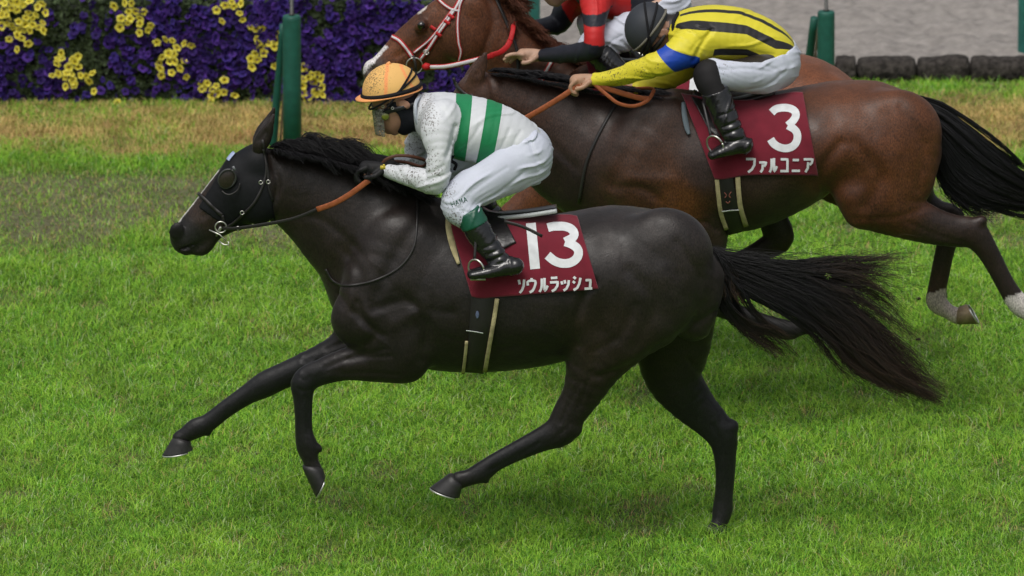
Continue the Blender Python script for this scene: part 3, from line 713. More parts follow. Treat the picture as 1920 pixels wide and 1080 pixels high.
def hand(B, W_, dirs, curl, side, scale=1.0, spread=6, dy=0.):
    """adds a palm, four fingers and a thumb. W_=(px,py,dy) wrist; dirs = direction in degrees (picture plane); curl = list of three bend angles"""
    m = 1/mpp(B.Yh); a = math.radians(dirs); wx, wy, wd = W_
    def pt(r_, an): return wx+r_*m*math.cos(an), wy-r_*m*math.sin(an)
    p1 = pt(.045*scale, a); p2 = pt(.085*scale, a)
    B.chain([(wx, wy, wd, .026*m*scale, .022*scale), (*p1, wd, .030*m*scale, .024*scale), (*p2, wd, .028*m*scale, .034*scale)], k=.012)
    for i, (o, ln) in enumerate(((-.030, .88), (-.010, 1.0), (.010, .95), (.030, .75))):
        an = a+math.radians(spread*(i-1.5)*.5); q = pt(.085*scale, a); x, y = q; N_ = [(x, y, wd+o*scale, .0105*m*scale, .0095*scale)]
        for sgm, c_ in zip((.040, .026, .020), curl):
            an += math.radians(c_*side); x += sgm*ln*m*scale*math.cos(an); y -= sgm*ln*m*scale*math.sin(an); N_.append((x, y, wd+o*scale*1.05, .0092*m*scale, .0088*scale))
        B.chain(N_, k=.006)
    x, y = pt(.028*scale, a+.3*side); an = a+math.radians(-38*side*-1); N_ = [(x, y, wd-.026*scale, .013*m*scale, .012*scale)]
    for sgm in (.035, .028):
        x += sgm*m*scale*math.cos(an); y -= sgm*m*scale*math.sin(an); N_.append((x, y, wd-.036*scale, .0105*m*scale, .010*scale)); an -= math.radians(25*side)
    B.chain(N_, k=.008)
# ================================================================== HORSE WITH NUMBER 13
YA = 0.0
m_dark = coat('dark bay coat')
def horse13():
    B = Body(YA)
    # trunk
    B.chain([(712,532,0,100,.15), (755,528,0,132,.20), (800,532,0,158,.245), (860,546,0,154,.28), (940,547,0,150,.305), (1020,543,0,140,.31), (1090,524,0,129,.30), (1150,510,0,124,.29), (1215,507,0,112,.27), (1262,520,0,92,.22)], k=.05)
    B.chain([(800,420,0,48,.085), (850,420,0,34,.10)], k=.06)             # withers
    # neck and head
    B.chain([(512,345,0,60,.075), (560,362,0,72,.085), (615,392,0,90,.10), (668,428,0,110,.125), (720,462,0,128,.16)], k=.05)
    B.chain([(470,345,0,64,.088), (440,372,0,57,.078), (415,392,0,49,.066), (392,410,0,42,.058), (366,430,0,34,.052), (347,446,0,27,.052)], k=.03)
    B.ell(486, 300, 0, 34, 30, .075, 0, k=.03)                            # poll
    B.ell(476, 372, -.055, 44, 50, .045, 40, k=.02); B.ell(476, 372, .055, 44, 50, .045, 40, k=.02)      # cheeks
    B.ell(425, 333, -.070, 15, 12, .028, 40, k=.012); B.ell(425, 333, .070, 15, 12, .028, 40, k=.012)    # eye sockets
    B.chain([(335,440,0,17,.055), (338,458,0,14,.045), (350,466,0,13,.040)], k=.012)                      # upper lip
    B.chain([(400,440,0,14,.035), (382,463,0,15,.034), (368,469,0,10,.030)], k=.014)                      # chin, lower lip
    B.ell(333, 437, -.050, 13, 10, .024, 70, k=.005, op='sub'); B.ell(331, 433, -.050, 18, 14, .012, 70, k=.008); B.ell(333, 436, .048, 12, 15, .020, 70, k=.008, op='sub')
    B.chain([(338,470,-.06,3,.03), (362,462,-.06,3,.03), (388,452,-.06,3,.02)], k=.006, op='sub')
    for s_ in (-1, 1):
        B.chain([(487,274,.050*s_,15,.024), (494,259,.056*s_,15.5,.020), (501,245,.060*s_,12,.015), (507,231,.062*s_,7.5,.011), (513,216,.060*s_,3.5,.008)], k=.012, mir=s_ > 0)
        B.chain([(486,264,.082*s_,5,.012), (497,247,.078*s_,4,.009)], k=.008, op='sub', mir=s_ > 0)
    # near fore leg
    B.chain([(752,470,-.13,75,.09), (715,540,-.16,72,.09), (672,592,-.17,50,.075), (668,598,-.17,45,.07)], k=.05)
    B.chain([(700,600,-.17,62,.08), (745,640,-.17,64,.08), (758,668,-.165,50,.07)], k=.05)
    B.chain([(768,690,-.16,22,.045), (735,680,-.165,38,.058), (700,678,-.165,39,.056), (650,683,-.16,31,.050), (605,697,-.155,25,.042), (583,706,-.15,25,.038), (569,720,-.15,24,.037), (568,745,-.15,19,.031), (569,780,-.15,16.5,.027), (570,812,-.15,17,.028), (576,838,-.15,20.5,.033), (582,862,-.15,15,.028), (588,880,-.15,16,.03)], k=.03)
    B.ell(598, 840, -.15, 6, 9, .018, 30, k=.012)
    # far fore leg
    B.chain([(700,600,.15,60,.07), (655,655,.16,44,.062), (595,680,.16,31,.050), (535,703,.16,25,.044), (497,721,.16,25,.041), (462,741,.16,19,.032), (422,768,.16,17,.027), (390,793,.16,17.5,.028), (368,803,.16,19.5,.032), (348,815,.16,15,.028), (338,822,.16,15,.028)], k=.03)
    B.ell(391, 813, .16, 6, 4, .018, 30, k=.012)
    # near hind leg
    B.chain([(1245,480,-.12,92,.13), (1215,545,-.15,104,.12), (1165,605,-.17,82,.105), (1122,668,-.17,58,.085), (1093,735,-.165,38,.058), (1068,775,-.16,32,.045), (1052,806,-.16,31,.041), (1020,822,-.16,24,.035), (975,843,-.16,19.5,.030), (930,866,-.16,17.5,.028), (903,885,-.16,19.5,.032), (880,895,-.16,16,.029), (862,900,-.16,17,.030)], k=.04)
    B.ell(1078, 806, -.16, 13, 12, .026, 40, k=.02)
    B.ell(912, 902, -.16, 6, 4, .018, 20, k=.012)
    B.chain([(1105,640,-.20,28,.05), (1090,600,-.22,26,.05)], k=.05)                                       # stifle
    B.chain([(1330,520,-.06,24,.07), (1325,570,-.08,24,.07), (1300,600,-.08,40,.07)], k=.05)               # point of buttock
    # far hind leg
    B.chain([(1268,560,.13,80,.11), (1262,640,.15,72,.10), (1262,700,.16,56,.085), (1292,748,.16,44,.06), (1330,788,.16,34,.046), (1354,818,.16,29,.041), (1359,850,.16,22,.033), (1360,890,.16,18.5,.030), (1357,930,.16,17.5,.028), (1355,955,.16,19.5,.032), (1350,978,.15,16,.029), (1344,992,.14,17,.030)], k=.04)
    B.ell(1372, 800, .16, 13, 14, .026, -40, k=.02)
    # muscle lines: shoulder, arm, ribs' end, flank, thigh, gaskin, throat
    for pts, w, d in (([(640,560),(700,612),(690,640)], .020, .010), ([(800,400),(745,470),(700,560)], .030, .009), ([(700,575),(760,560),(800,600),(790,670)], .022, .009),
                      ([(640,470),(680,520),(668,600)], .026, .007), ([(1085,640),(1078,600),(1095,545),(1110,520)], .022, .012), ([(1340,590),(1250,640),(1180,680),(1120,700)], .018, .008),
                      ([(1270,450),(1310,520),(1300,600)], .020, .007), ([(1180,500),(1230,560),(1190,640)], .030, .008), ([(720,650),(650,672),(610,690)], .010, .006),
                      ([(750,700),(690,696),(640,700)], .010, .004), ([(540,420),(600,420),(680,480)], .020, .006), ([(1110,690),(1085,760)], .010, .006), ([(1290,700),(1340,770)], .010, .006),
                      ([(455,320),(430,380),(380,420)], .014, .005), ([(500,300),(520,360),(500,415)], .014, .010), ([(395,380),(360,425)], .010, .003)):
        B.groove(pts, w, d)
    B.gdy = -.17
    for pts, w, d in (([(576,742),(577,780),(577,812)], .007, .0045), ([(560,705),(572,712),(584,704)], .007, .003), ([(560,728),(572,733),(582,728)], .006, .003), ([(640,690),(600,700),(590,716)], .007, .003),
                      ([(1012,828),(965,856),(918,880)], .007, .0045), ([(1088,712),(1060,770),(1050,790)], .009, .005), ([(1062,800),(1048,812),(1035,824)], .007, .003), ([(572,838),(580,850)], .006, .003),
                      ([(480,722),(440,750),(398,784)], .008, .004), ([(735,660),(690,664),(650,672)], .009, .005), ([(1340,830),(1352,860),(1353,920)], .008, .004), ([(1330,770),(1350,800),(1355,825)], .009, .004),
                      ([(1190,560),(1160,620),(1110,650)], .02, .005), ([(670,560),(690,600),(720,620)], .014, .006), ([(745,540),(800,570),(850,575)], .02, .005), ([(830,620),(900,640),(980,640)], .012, .0025)):
        B.groove(pts, w, d)
    for pts, w, d in (([(562,700),(562,722)], .010, -.004), ([(1070,800),(1062,815)], .010, -.004), ([(600,540),(640,560),(680,610),(730,640)], .006, -.0022), ([(690,480),(740,520),(760,570)], .005, -.0018), ([(1000,600),(1040,620),(1060,640)], .006, -.0022), ([(960,560),(1000,600)], .005, -.0016)):
        B.groove(pts, w, d)
    B.gdy = -.19
    for pts, w, d in (([(790,575),(740,600)], .035, -.009), ([(860,600),(1000,610)], .05, -.004), ([(1150,430),(1230,450)], .05, -.006), ([(1240,500),(1270,560)], .04, -.006), ([(640,640),(600,665)], .02, -.004), ([(660,510),(655,570)], .022, -.008)):
        B.groove(pts, w, d)
    return B
B13 = horse13()
h13 = thing('horse', (0, YA, 0), 'black-brown racehorse numbered 13 at full gallop, nearest in the picture, long tail flying', 'horse')
base = np.array([.0120, .0088, .0078])
col13 = px_col(YA, [(900,600,200,base), (1200,450,120,base*1.35+.002), (1290,500,90,base*1.5), (1130,620,90,[.017,.011,.008]), (600,430,120,[.016,.0105,.0085]), (380,400,26,[.030,.018,.013]), (352,452,22,[.012,.011,.011]), (333,441,16,[.004,.0035,.0035]),
                    (700,680,60,base), (570,740,60,[.0075,.0075,.0085]), (450,750,80,[.0075,.0075,.0085]), (960,850,80,[.0075,.0075,.0085]), (1350,850,80,[.0075,.0075,.0085]), (780,480,60,base*1.2)])
def c13(V):
    C = col13(V); x, y = proj_flat(V, YA)
    # white blaze down the middle of the face
    fx = 389+(330-389)*(y-343)/(419-343)
    m = (np.abs(V[:, 1]-YA) < .013+.002*np.sin(y*.4)) & (x < fx+9) & (y > 318) & (y < 432)
    C[m] = [.55, .53, .50]; return C
body_mesh('body', B13, .0075, m_dark, h13, c13)
hoof(B13, h13, (567,878), (606,880), (610,893), (592,932), -.15, .052)
hoof(B13, h13, (324,820), (358,832), (362,842), (304,853), .16, .055)
hoof(B13, h13, (842,888), (866,916), (862,932), (806,914), -.16, .055)
hoof(B13, h13, (1328,985), (1362,990), (1366,1008), (1318,1009), .14, .055)
# eye
v, f = [], []
for s_, a in ((-1, 1),):
    pass
# blinker hood: the head's own surface, 4 mm larger, cut off across the face and behind the ears
def hood():
    H = Body(YA); e = .004
    H.chain([(512,345,0,60,.075), (560,362,0,72,.085)], k=.05, infl=e)
    H.chain([(470,345,0,64,.088), (440,372,0,57,.078), (415,392,0,49,.066), (392,410,0,42,.058), (366,430,0,34,.052)], k=.03, infl=e)
    H.ell(486, 300, 0, 36, 32, .080, 0, k=.03)
    H.ell(476, 372, -.055, 46, 52, .050, 40, k=.02); H.ell(476, 372, .055, 46, 52, .050, 40, k=.02)
    H.ell(425, 333, -.070, 18, 15, .030, 40, k=.012); H.ell(425, 333, .070, 18, 15, .030, 40, k=.012)
    for s_ in (-1, 1): H.ell(424, 334, .115*s_, 15, 18, .020, 60, k=.003, op='sub', mir=s_ > 0)
    H.cut(H.A(392,352), H.A(362,350)-H.A(400,372)); H.cut(H.A(505,330), H.A(560,322)-H.A(505,330))
    H.cut(H.A(428,420), H.A(405,452)-H.A(430,415)); H.cut(H.A(490,268), H.A(505,235)-H.A(490,268))
    return H
m_hood = mat('navy mesh hood', (.0045, .0050, .0066), .62, .25, noise=(60, .3, 3), bump=(300, .4, .001))
body_mesh('blinker_hood', hood(), .006, m_hood, h13)
for s_ in (-1, 1):                                                    # blinker cups: open mesh ovals round the eyes
    c = B13.A(426, 335, s_*.096); U = (B13.A(434, 318)-B13.A(426, 335)); Vv = (B13.A(440, 341)-B13.A(426, 335)); 
    cup = tube('blinker_cup', np.array([c+math.cos(a)*U+math.sin(a)*Vv+np.array([0, s_*.008*math.cos(a), 0]) for a in np.linspace(0, 6.283, 30)]), .0042, mat('cup rim', (.05, .05, .052), .35, .5), h13, n=8)
    n_ = 16; a = np.linspace(0, 2*np.pi, n_, endpoint=False); V = [c+math.cos(q)*U*r_*.96+math.sin(q)*Vv*r_*.96+np.array([0, s_*.007*(1-r_**2), 0]) for r_ in (1, .66, .33) for q in a]+[c+np.array([0, s_*.007, 0])]
    F = [[i*n_+j, i*n_+(j+1) % n_, (i+1)*n_+(j+1) % n_, (i+1)*n_+j] for i in range(2) for j in range(n_)]+[[2*n_+j, 2*n_+(j+1) % n_, 3*n_] for j in range(n_)]
    link('mesh_guard', npmesh('guard', np.array(V), F), mat('brown eye mesh', (.026, .019, .015), .35, .5, noise=(200, .5, 2), bump=(400, .6, .001)), cup)
tube('cup_tag', [B13.A(437,312,-.112), B13.A(441,319,-.112)], .005, mat('grey tag', (.16, .17, .18), .5), h13, n=8)
tube('hood_fold', crom(np.array([B13.A(*q) for q in ((416,358,-.098),(424,364,-.108),(434,364,-.110),(446,356,-.108),(450,344,-.104))]), 5), .0035, m_strap, h13, n=8)
# hood emblem: small pale round badge
bd = B13.A(429, 291, -.035); e_, (vg, gg) = sheet('badge', B13, ([(424,298),(430,290),(437,283)], [(429,302),(435,294),(441,287)]), 8, 4, .010, mat('pale blue badge', (.35, .42, .62), .6), h13, it=0, thick=.002)
# bridle straps
def strap13(pts, w=4.5, off=.009, m=m_strap, name='bridle_strap'): return ribbon(name, B13, pts, w, off, m, h13)
strap13([(371,362),(385,375),(400,390),(417,404)], 6); strap13([(492,262),(500,310),(494,345),(478,378),(458,400),(436,420),(420,428)], 5)
strap13([(494,280),(502,315),(504,350),(512,378)], 4); strap13([(417,404),(420,420)], 5)
strap13([(420,430),(445,430),(452,428)], 5)
for q_ in ((454, 399, -.115), (446, 428, -.105), (489, 342, -.112), (503, 341, -.11)): multi('buckle', [ring_vf(B13.A(*q_), .008, .002, *XZ, n=12)], m_chrome, h13)
rc = B13.A(414, 426, -.085)
multi('bit', [ring_vf(rc, .024, .0032, *XZ), tube_vf([B13.A(392, 431, -.09), B13.A(412, 440, -.10), B13.A(424, 452, -.11)], .003, n=8), tube_vf([B13.A(410, 452, -.10), B13.A(420, 459, -.11), B13.A(429, 459, -.11), B13.A(428, 453, -.11)], .003, n=8), tube_vf([rc, B13.A(400, 452, 0.)], .006, n=8)], m_chrome, h13)
# reins: black from the bit, brown rubber on the grip, up to the hands
hand13 = B13.A(716, 318, -.10)
def flat_rein(name, pts, B, w, m, parent, th=.25):
    P = crom(np.array([B.A(*p) for p in pts]), 6); return tube(name, P, w, m, parent, n=10, flat=((.1, 1, .1), th))
flat_rein('rein', [(418,428,-.10),(445,428,-.125),(500,420,-.15),(550,410,-.16),(596,392,-.17)], B13, .0075, m_strap, h13)
flat_rein('rein_grip', [(594,393,-.175),(625,382,-.18),(655,365,-.18),(692,338,-.17)], B13, .0125, m_rein, h13)
flat_rein('rein', [(692,338,-.17),(706,328,-.14),(716,318,-.12)], B13, .008, m_strap, h13)
P = crom(np.array([B13.A(*p) for p in ((714,312,-.12),(724,299,-.13),(745,292,-.13),(775,294,-.12),(800,303,-.08),(790,312,-.02),(760,304,.06),(728,302,.09))]), 6); tube('rein_loop', P, .007, mat('brown leather', (.09, .035, .02), .45, .4, bump=(100, .3, .001)), h13, n=8, flat=((0, 1, 0), .5))
flat_rein('rein', [(418,428,.10),(500,420,.15),(596,392,.17),(692,330,.15),(722,306,.10)], B13, .008, m_strap, h13)
# martingale breast strap
strap13([(783,370),(782,420),(775,465),(750,500),(705,525),(655,535),(625,528),(610,505)], 4, .006, name='breast_strap')
# mane
def mane(name, parent, Yh, crest, n, ln, up, drift, rad, col, seed, k=9, side=(-.6, 1), B=None):
    r = np.random.default_rng(seed); C = crom(np.array(crest, float), 12); s_ = np.r_[0, np.cumsum(np.linalg.norm(np.diff(C, axis=0), axis=1))]
    u = r.random(n); cl = (u*26).astype(int); co = r.normal(0, 1, (40, 4))
    x0 = np.interp(u*s_[-1], s_, C[:, 0]); y0 = np.interp(u*s_[-1], s_, C[:, 1]); L = np.interp(u, np.linspace(0, 1, len(ln)), ln)*(.45+.65*r.random(n))
    U = np.interp(u, np.linspace(0, 1, len(up)), up)*(.35+.9*r.random(n)+.25*co[cl, 0]); t = np.linspace(0, 1, k)[None]
    X = x0[:, None]+L[:, None]*(drift[0]*t+.12*co[cl, 1][:, None]*t**2)+r.normal(0, 2, (n, 1))+3*np.sin(t*5+r.random((n, 1))*6)*t
    Yp = y0[:, None]-U[:, None]*np.sin(t*np.pi*.8)+L[:, None]*drift[1]*t**1.6*(1+.25*co[cl, 2][:, None])+2.5*np.sin(t*6+r.random((n, 1))*6)*t
    dy = (r.uniform(side[0], side[1], (n, 1))*.03)+(r.uniform(side[0], side[1], (n, 1))*.10)*t
    if B is not None:                                   # hair that lies on the neck must stay outside it
        dq = dy
    P = at(X, Yp, Yh+dy); 
    if B is not None:
        Q = P.reshape(-1, 3).copy()
        for _ in range(4):
            d = B.f(Q)-.006; m_ = d < 0; Q[m_, 1] += d[m_]*np.where(Q[m_, 1] > Yh+.0, -1, 1)*1.0; Q[m_, 2] -= d[m_]*.25
        P = Q.reshape(P.shape)
    R = rad*(1-.6*t**2)*np.ones((n, 1)); cc = np.array(col)[None, None]*(.6+.8*r.random((n, 1, 1)))*np.ones((1, k, 1))
    return hair(name, P, R, cc, m_skin_hair, parent)
mane('mane', h13, YA, [(506,276),(540,282),(580,290),(630,303),(690,322),(745,346),(785,366)], 4200, [50,80,92,70,36], [16,30,26,12,4], (1.0, .30), .0012, (.010, .0095, .0105), 11, side=(-1, .8), B=B13)
mane('mane', h13, YA, [(506,280),(540,286),(580,294),(630,307),(690,327),(745,352),(785,370)], 1500, [36,48,52,44,30], [3,4,4,3,2], (.95, .45), .0016, (.009, .0085, .0095), 12, side=(-1.6, -.6), B=B13)
# tail
tg = [[(1328,470,0),(1400,488,-.02),(1480,499,-.03),(1560,493,0),(1640,491,.02),(1725,470,.05)],
      [(1330,476,0),(1410,495,-.02),(1500,512,-.03),(1590,525,-.02),(1660,560,.02),(1712,610,.04)],
      [(1332,484,0),(1420,510,-.02),(1520,545,-.04),(1600,600,-.04),(1680,680,-.02),(1768,752,.02)],
      [(1334,492,0),(1420,525,-.02),(1510,570,-.04),(1575,625,-.04),(1650,700,-.02),(1760,756,.02)],
      [(1336,500,0),(1405,540,-.02),(1480,575,-.03),(1545,615,-.02),(1600,680,0),(1690,728,.02)]]
P, R, tt = guided(tg[2:], 4800, 18, (5, 12), 5, 21, YA, .0014, clump=70, tmin=.46, taper=.2)
Pu, Ru, tu = guided(tg[:3], 2700, 18, (4, 12), 6, 25, YA, .0014, clump=60, tmin=.28, taper=.2)
P = np.concatenate([P, Pu]); R = np.concatenate([R, Ru]); tt = np.concatenate([tt, tu])
def tailcol(tt, seed, root, tip): 
    r = np.random.default_rng(seed); g = np.clip((tt-.42)/.5, 0, 1)[..., None]*r.random((len(tt), 1, 1))
    return (np.array(root)*(1-g)+np.array(tip)*g)*(.6+.8*r.random((len(tt), 1, 1)))
P2, R2, t2 = guided([[(1336,480,-.02),(1352,520,-.04),(1372,570,-.04),(1410,600,-.02),(1455,612,0),(1500,640,.02)], [(1336,490,-.02),(1345,540,-.03),(1352,580,-.03),(1365,602,-.02),(1400,640,0),(1450,685,.02)], [(1340,480,-.02),(1370,510,-.04),(1400,545,-.04),(1430,590,-.02),(1480,620,0),(1540,650,.02)]], 620, 18, (3, 9), 5, 22, YA, .0016, clump=22, tmin=.30, taper=.25)
P3, R3, t3 = guided(tg, 620, 18, (8, 36), 14, 23, YA, .0008, clump=0, tmin=.6)
P4, R4, t4 = guided([[(1326,470,-.02),(1345,490,-.04),(1350,540,-.045),(1356,585,-.04)], [(1330,466,-.02),(1365,490,-.03),(1385,530,-.03),(1400,560,-.03)]], 900, 18, (5, 9), 3, 24, YA, .0020, clump=20, tmin=.5)
Pa = np.concatenate([P, P2, P3, P4]); Ra = np.concatenate([R, R2, R3, R4]); ta = np.concatenate([tt, t2, t3, t4])
hair('tail', Pa, Ra, tailcol(ta, 3, (.0095, .009, .010), (.085, .050, .032)), m_skin_hair, h13)

# saddle cloth, girth, saddle
cl13 = thing('saddle_cloth', tuple(B13.A(980, 480, -.3)), 'maroon saddle cloth with white number 13 and katakana lettering on the nearest horse', 'saddle cloth', 'maroon numbered saddle cloths')
Bc = horse13()
pan, SG = sheet('cloth_panel', B13, ([(838,399),(880,402),(950,400),(1020,401),(1060,399),(1082,404)], [(884,556),(905,560),(935,557),(1000,552),(1060,547),(1122,542)]), 70, 44, .016, m_cloth, cl13, it=20, thick=.004, wrink=.003)
Z = lambda x, y: (800+x/2.842, 340+y/2.842)
strokes('number', SG, [[Z(555,222), Z(578,467)]], 18.5, .0035, m_white, cl13)
three = [(645,247),(672,240),(700,239),(735,240),(768,252),(786,276),(778,300),(738,322),(775,336),(803,358),(809,386),(796,414),(764,434),(722,437),(682,424),(644,394)]
strokes('number', SG, [[Z(*p) for p in three[:8]], [Z(*p) for p in three[7:]]], 16.5, .0035, m_white, cl13)
bl = lambda x: (523.5-(x-970)*.055, 549.5-(x-970)*.052)
katakana('lettering', SG, 'ソウルラッシュ', [tuple(800+q/2.842 for q in c) for c in ((487,524),(536,582),(600,645),(655,702),(716,760),(778,822),(842,882))], bl, m_white, cl13, 4.6, .0035)
sd13 = thing('saddle', tuple(B13.A(940, 400, 0)), 'light black racing saddle with pale seat edge, girth and stirrups on the horse numbered 13', 'saddle', 'racing saddles')
def saddle(B, parent, seat, flap, girth, gw, felt, off=.026, edge=True):
    """seat: px polyline of the seat's top edge; flap: two edges; girth: centre polyline"""
    Yh = B.Yh
    xs = crom(np.array(seat, float), 6); V = []; n = len(xs); k = 11
    for i, (x, y) in enumerate(xs):
        w = .075+.055*(i/(n-1)); dip = .02
        for j in range(k):
            a = (j/(k-1)-.5)*2; V.append(at(x, y, Yh+a*w)+np.array([0, 0, -.022*abs(a)**2.2]))
    F = [[i*k+j, i*k+j+1, (i+1)*k+j+1, (i+1)*k+j] for i in range(n-1) for j in range(k-1)]
    solid(link('seat', npmesh('seat', np.array(V), F), m_leather, parent), .016)
    ed = [V[i*k] for i in range(n)]
    if edge: tube('seat_edge', np.array(ed)[n//3:], .0095, mat('grey seat edge', (.42, .45, .45), .4, .5), parent, n=10)
    o, _ = sheet('flap', B, flap, 24, 20, off, m_leather, parent, it=8, thick=.004)
    ribbon('girth', B, girth, gw, .010, m_strap, parent, thick=.006)
    for i, f_ in enumerate(felt): ribbon('girth_felt', B, f_[0], f_[1], .012, m_fleece, parent, thick=.006)
saddle(B13, sd13, [(900,388),(925,399),(955,398),(1000,393),(1044,386)], ([(880,392),(905,394),(940,400)], [(910,462),(935,470),(968,455)]),
       [(908,520),(905,560),(902,600),(896,650),(890,698)], [44,44,42,38,34], [([(932,560),(926,600),(918,645),(909,697)], 8), ([(875,640),(872,670),(868,700)], 6)])
ribbon('front_pad', B13, [(840,402),(842,430),(850,465),(860,495)], [9,12,11,6], .013, m_fleece, sd13, thick=.008)
tube('surcingle_end', crom(np.array([B13.A(945,415,-.30), B13.A(980,425,-.315), B13.A(1017,443,-.325)]), 6), .007, m_strap, sd13, n=10, flat=((0, 1, 0), .4))
ribbon('stitch_line', B13, [(874,620),(890,622),(906,625)], 1.6, .0175, m_white, sd13, thick=.001)
strk = ribbon('emblem', B13, [(895,583),(895,590),(895,597)], [3,7,3], .0175, mat('slate blue print', (.10, .13, .22), .7), sd13, thick=.001)
def stirrup(B, parent, c, r, dy, top, foot_dir=10):
    C = B.A(c[0], c[1], -abs(dy)); TP = B.A(top[0], top[1], -abs(top[2])); fl_ = dy > 0
    if fl_: C[1] = 2*B.Yh-C[1]; TP[1] = 2*B.Yh-TP[1]
    Yx = np.array([.55, -.83, 0]); m = mpp(B.Yh)
    a = math.radians(foot_dir); U = np.array([math.cos(a), 0, math.sin(a)]); Zv = np.array([-math.sin(a), 0, math.cos(a)])
    U2 = U*.75+np.array([0, .5 if fl_ else -.5, 0])
    ar = ring_vf(C, r*m, .0045, U2, Zv, n=30)
    tr = box_vf(C-Zv*r*m*.95, [r*m*1.5, .035, .008])
    st = multi('stirrup', [ar, tr], m_chrome, parent)
    tube('stirrup_leather', crom(np.array([C+Zv*r*m*1.0, (C+Zv*r*m+TP)/2+np.array([0, .01 if fl_ else -.01, 0]), TP]), 5), .006, m_strap, parent, n=8, flat=((0, 1, 0), .4))
stirrup(B13, sd13, (893, 505), 19, -.37, (895, 405, -.30)); stirrup(B13, sd13, (893, 505), 19, .37, (895, 405, .28))
# ================================================================== RIDER OF 13 (white and green)
def mudmap(Yh, blobs):
    """blobs: (px, py, radius_px, amount)"""
    def f(V):
        x, y = proj_flat(V, Yh-.2); m = np.zeros(len(V))
        for a, b, c, w in blobs: m = np.maximum(m, w*np.exp(-((x-a)**2+(y-b)**2)/c**2))
        return m
    return f
skin_rgb = np.array([.36, .19, .125])
def arms1(G, e, near=True, far=True, k=.03):
    if near: G.chain([(828,222,-.13,34,.085), (822,250,-.19,31,.070), (824,285,-.23,21,.056), (821,318,-.25,20.5,.050), (815,341,-.25,22,.048), (785,335,-.22,18.5,.043), (752,327,-.17,14.5,.036), (728,321,-.13,11,.030)], k=k, infl=e)
    if far: G.chain([(812,222,.14,34,.08), (795,250,.19,25,.058), (779,282,.23,19,.050), (782,305,.23,17,.046), (760,309,.18,13,.040), (730,307,.13,11,.032)], k=k, infl=e)
def torso1(G, e):
    G.chain([(806,212,0,34,.12), (830,226,0,49,.175), (865,238,0,57,.175), (905,247,0,58,.160), (945,258,0,52,.145), (972,270,0,44,.14), (990,285,0,38,.14)], k=.03, infl=e)
def legs1(G, e, sides=(-1, 1), thigh=True, calf=True):
    for s_ in sides:
        if thigh: G.chain([(988,292,.055*s_,44,.10), (962,312,.10*s_,45,.085), (925,332,.16*s_,40,.078), (890,352,.21*s_,36,.070), (862,372,.25*s_,31,.060), (862,392,.27*s_,26,.052), (872,402,.28*s_,21,.048)], k=.03, infl=e, mir=s_ > 0)
        if calf: G.chain([(868,385,.27*s_,20,.05), (884,410,.29*s_,20.5,.050), (896,432,.30*s_,22,.050), (912,458,.31*s_,20,.045), (932,482,.33*s_,17,.038), (942,494,.335*s_,16,.036)], k=.02, infl=e, mir=s_ > 0)
def foot1(G, e, sides=(-1, 1)):
    for s_ in sides: G.chain([(966,499,.345*s_,15,.036), (945,502,.345*s_,15,.038), (915,509,.36*s_,11.5,.043), (885,514,.365*s_,7.5,.036)], k=.015, infl=e, mir=s_ > 0)
def head1(G):
    G.ell(737, 184, 0, 40, 43, .082, 10, k=.02)
    G.chain([(735,205,0,33,.072), (735,225,0,24,.055), (740,243,0,11,.032)], k=.02)          # face to chin
    G.chain([(720,218,0,8,.016), (715,233,0,6.5,.013), (716,238,0,5.5,.016)], k=.008)        # nose
    G.chain([(722,243,0,4,.020), (727,247,0,4.5,.022)], k=.006)                              # lips
    for s_ in (-1, 1):
        G.ell(757, 196, s_*.080, 9, 13, .012, 75, k=.006, mir=s_ > 0); G.ell(756, 196, s_*.094, 4.5, 8, .006, 75, k=.004, op='sub', mir=s_ > 0)
        G.ell(717, 211, s_*.045, 9, 6, .018, 0, k=.008, op='sub', mir=s_ > 0)
    G.chain([(752,215,0,26,.055), (785,218,0,28,.060), (810,220,0,34,.08)], k=.03)           # neck
r1 = thing('person', tuple(at(900, 320, YA)), 'crouching rider in white silks with two green hoops and orange helmet, on the nearest horse', 'person')
P1 = Body(YA); torso1(P1, -.010); arms1(P1, -.010); legs1(P1, -.010); foot1(P1, -.006); head1(P1)
hand(P1, (728,320,-.125), 173, (38,55,45), 1, scale=.82); hand(P1, (730,306,.125), 173, (38,55,45), 1, scale=.82)
body_mesh('body', P1, .0052, m_skin, r1, lambda V: np.tile(skin_rgb*.95, (len(V), 1)), smooth=2)
# gloves over the hands
m_glove = mat('black glove', (.012, .012, .013), .6, .3, noise=(40, .3, 3), bump=(150, .3, .001))
for w_ in ((728,320,-.125), (730,306,.125)):
    G = Body(YA); hand(G, w_, 173, (38,55,45), 1, scale=1.12); body_mesh('glove', G, .005, m_glove, r1)
ge = G.A(718, 314, -.185); tag(multi('glove_emblem', [box_vf(ge, [.022, .003, .016]), box_vf(ge+np.array([.004, 0, .010]), [.008, .0036, .008])], mat('yellow print', (.62, .48, .05), .6), r1), 'small yellow print')
# jersey
J = Body(YA); torso1(J, .006); arms1(J, .005)
J.cut(J.A(792,212), J.A(770,208)-J.A(800,214)); 
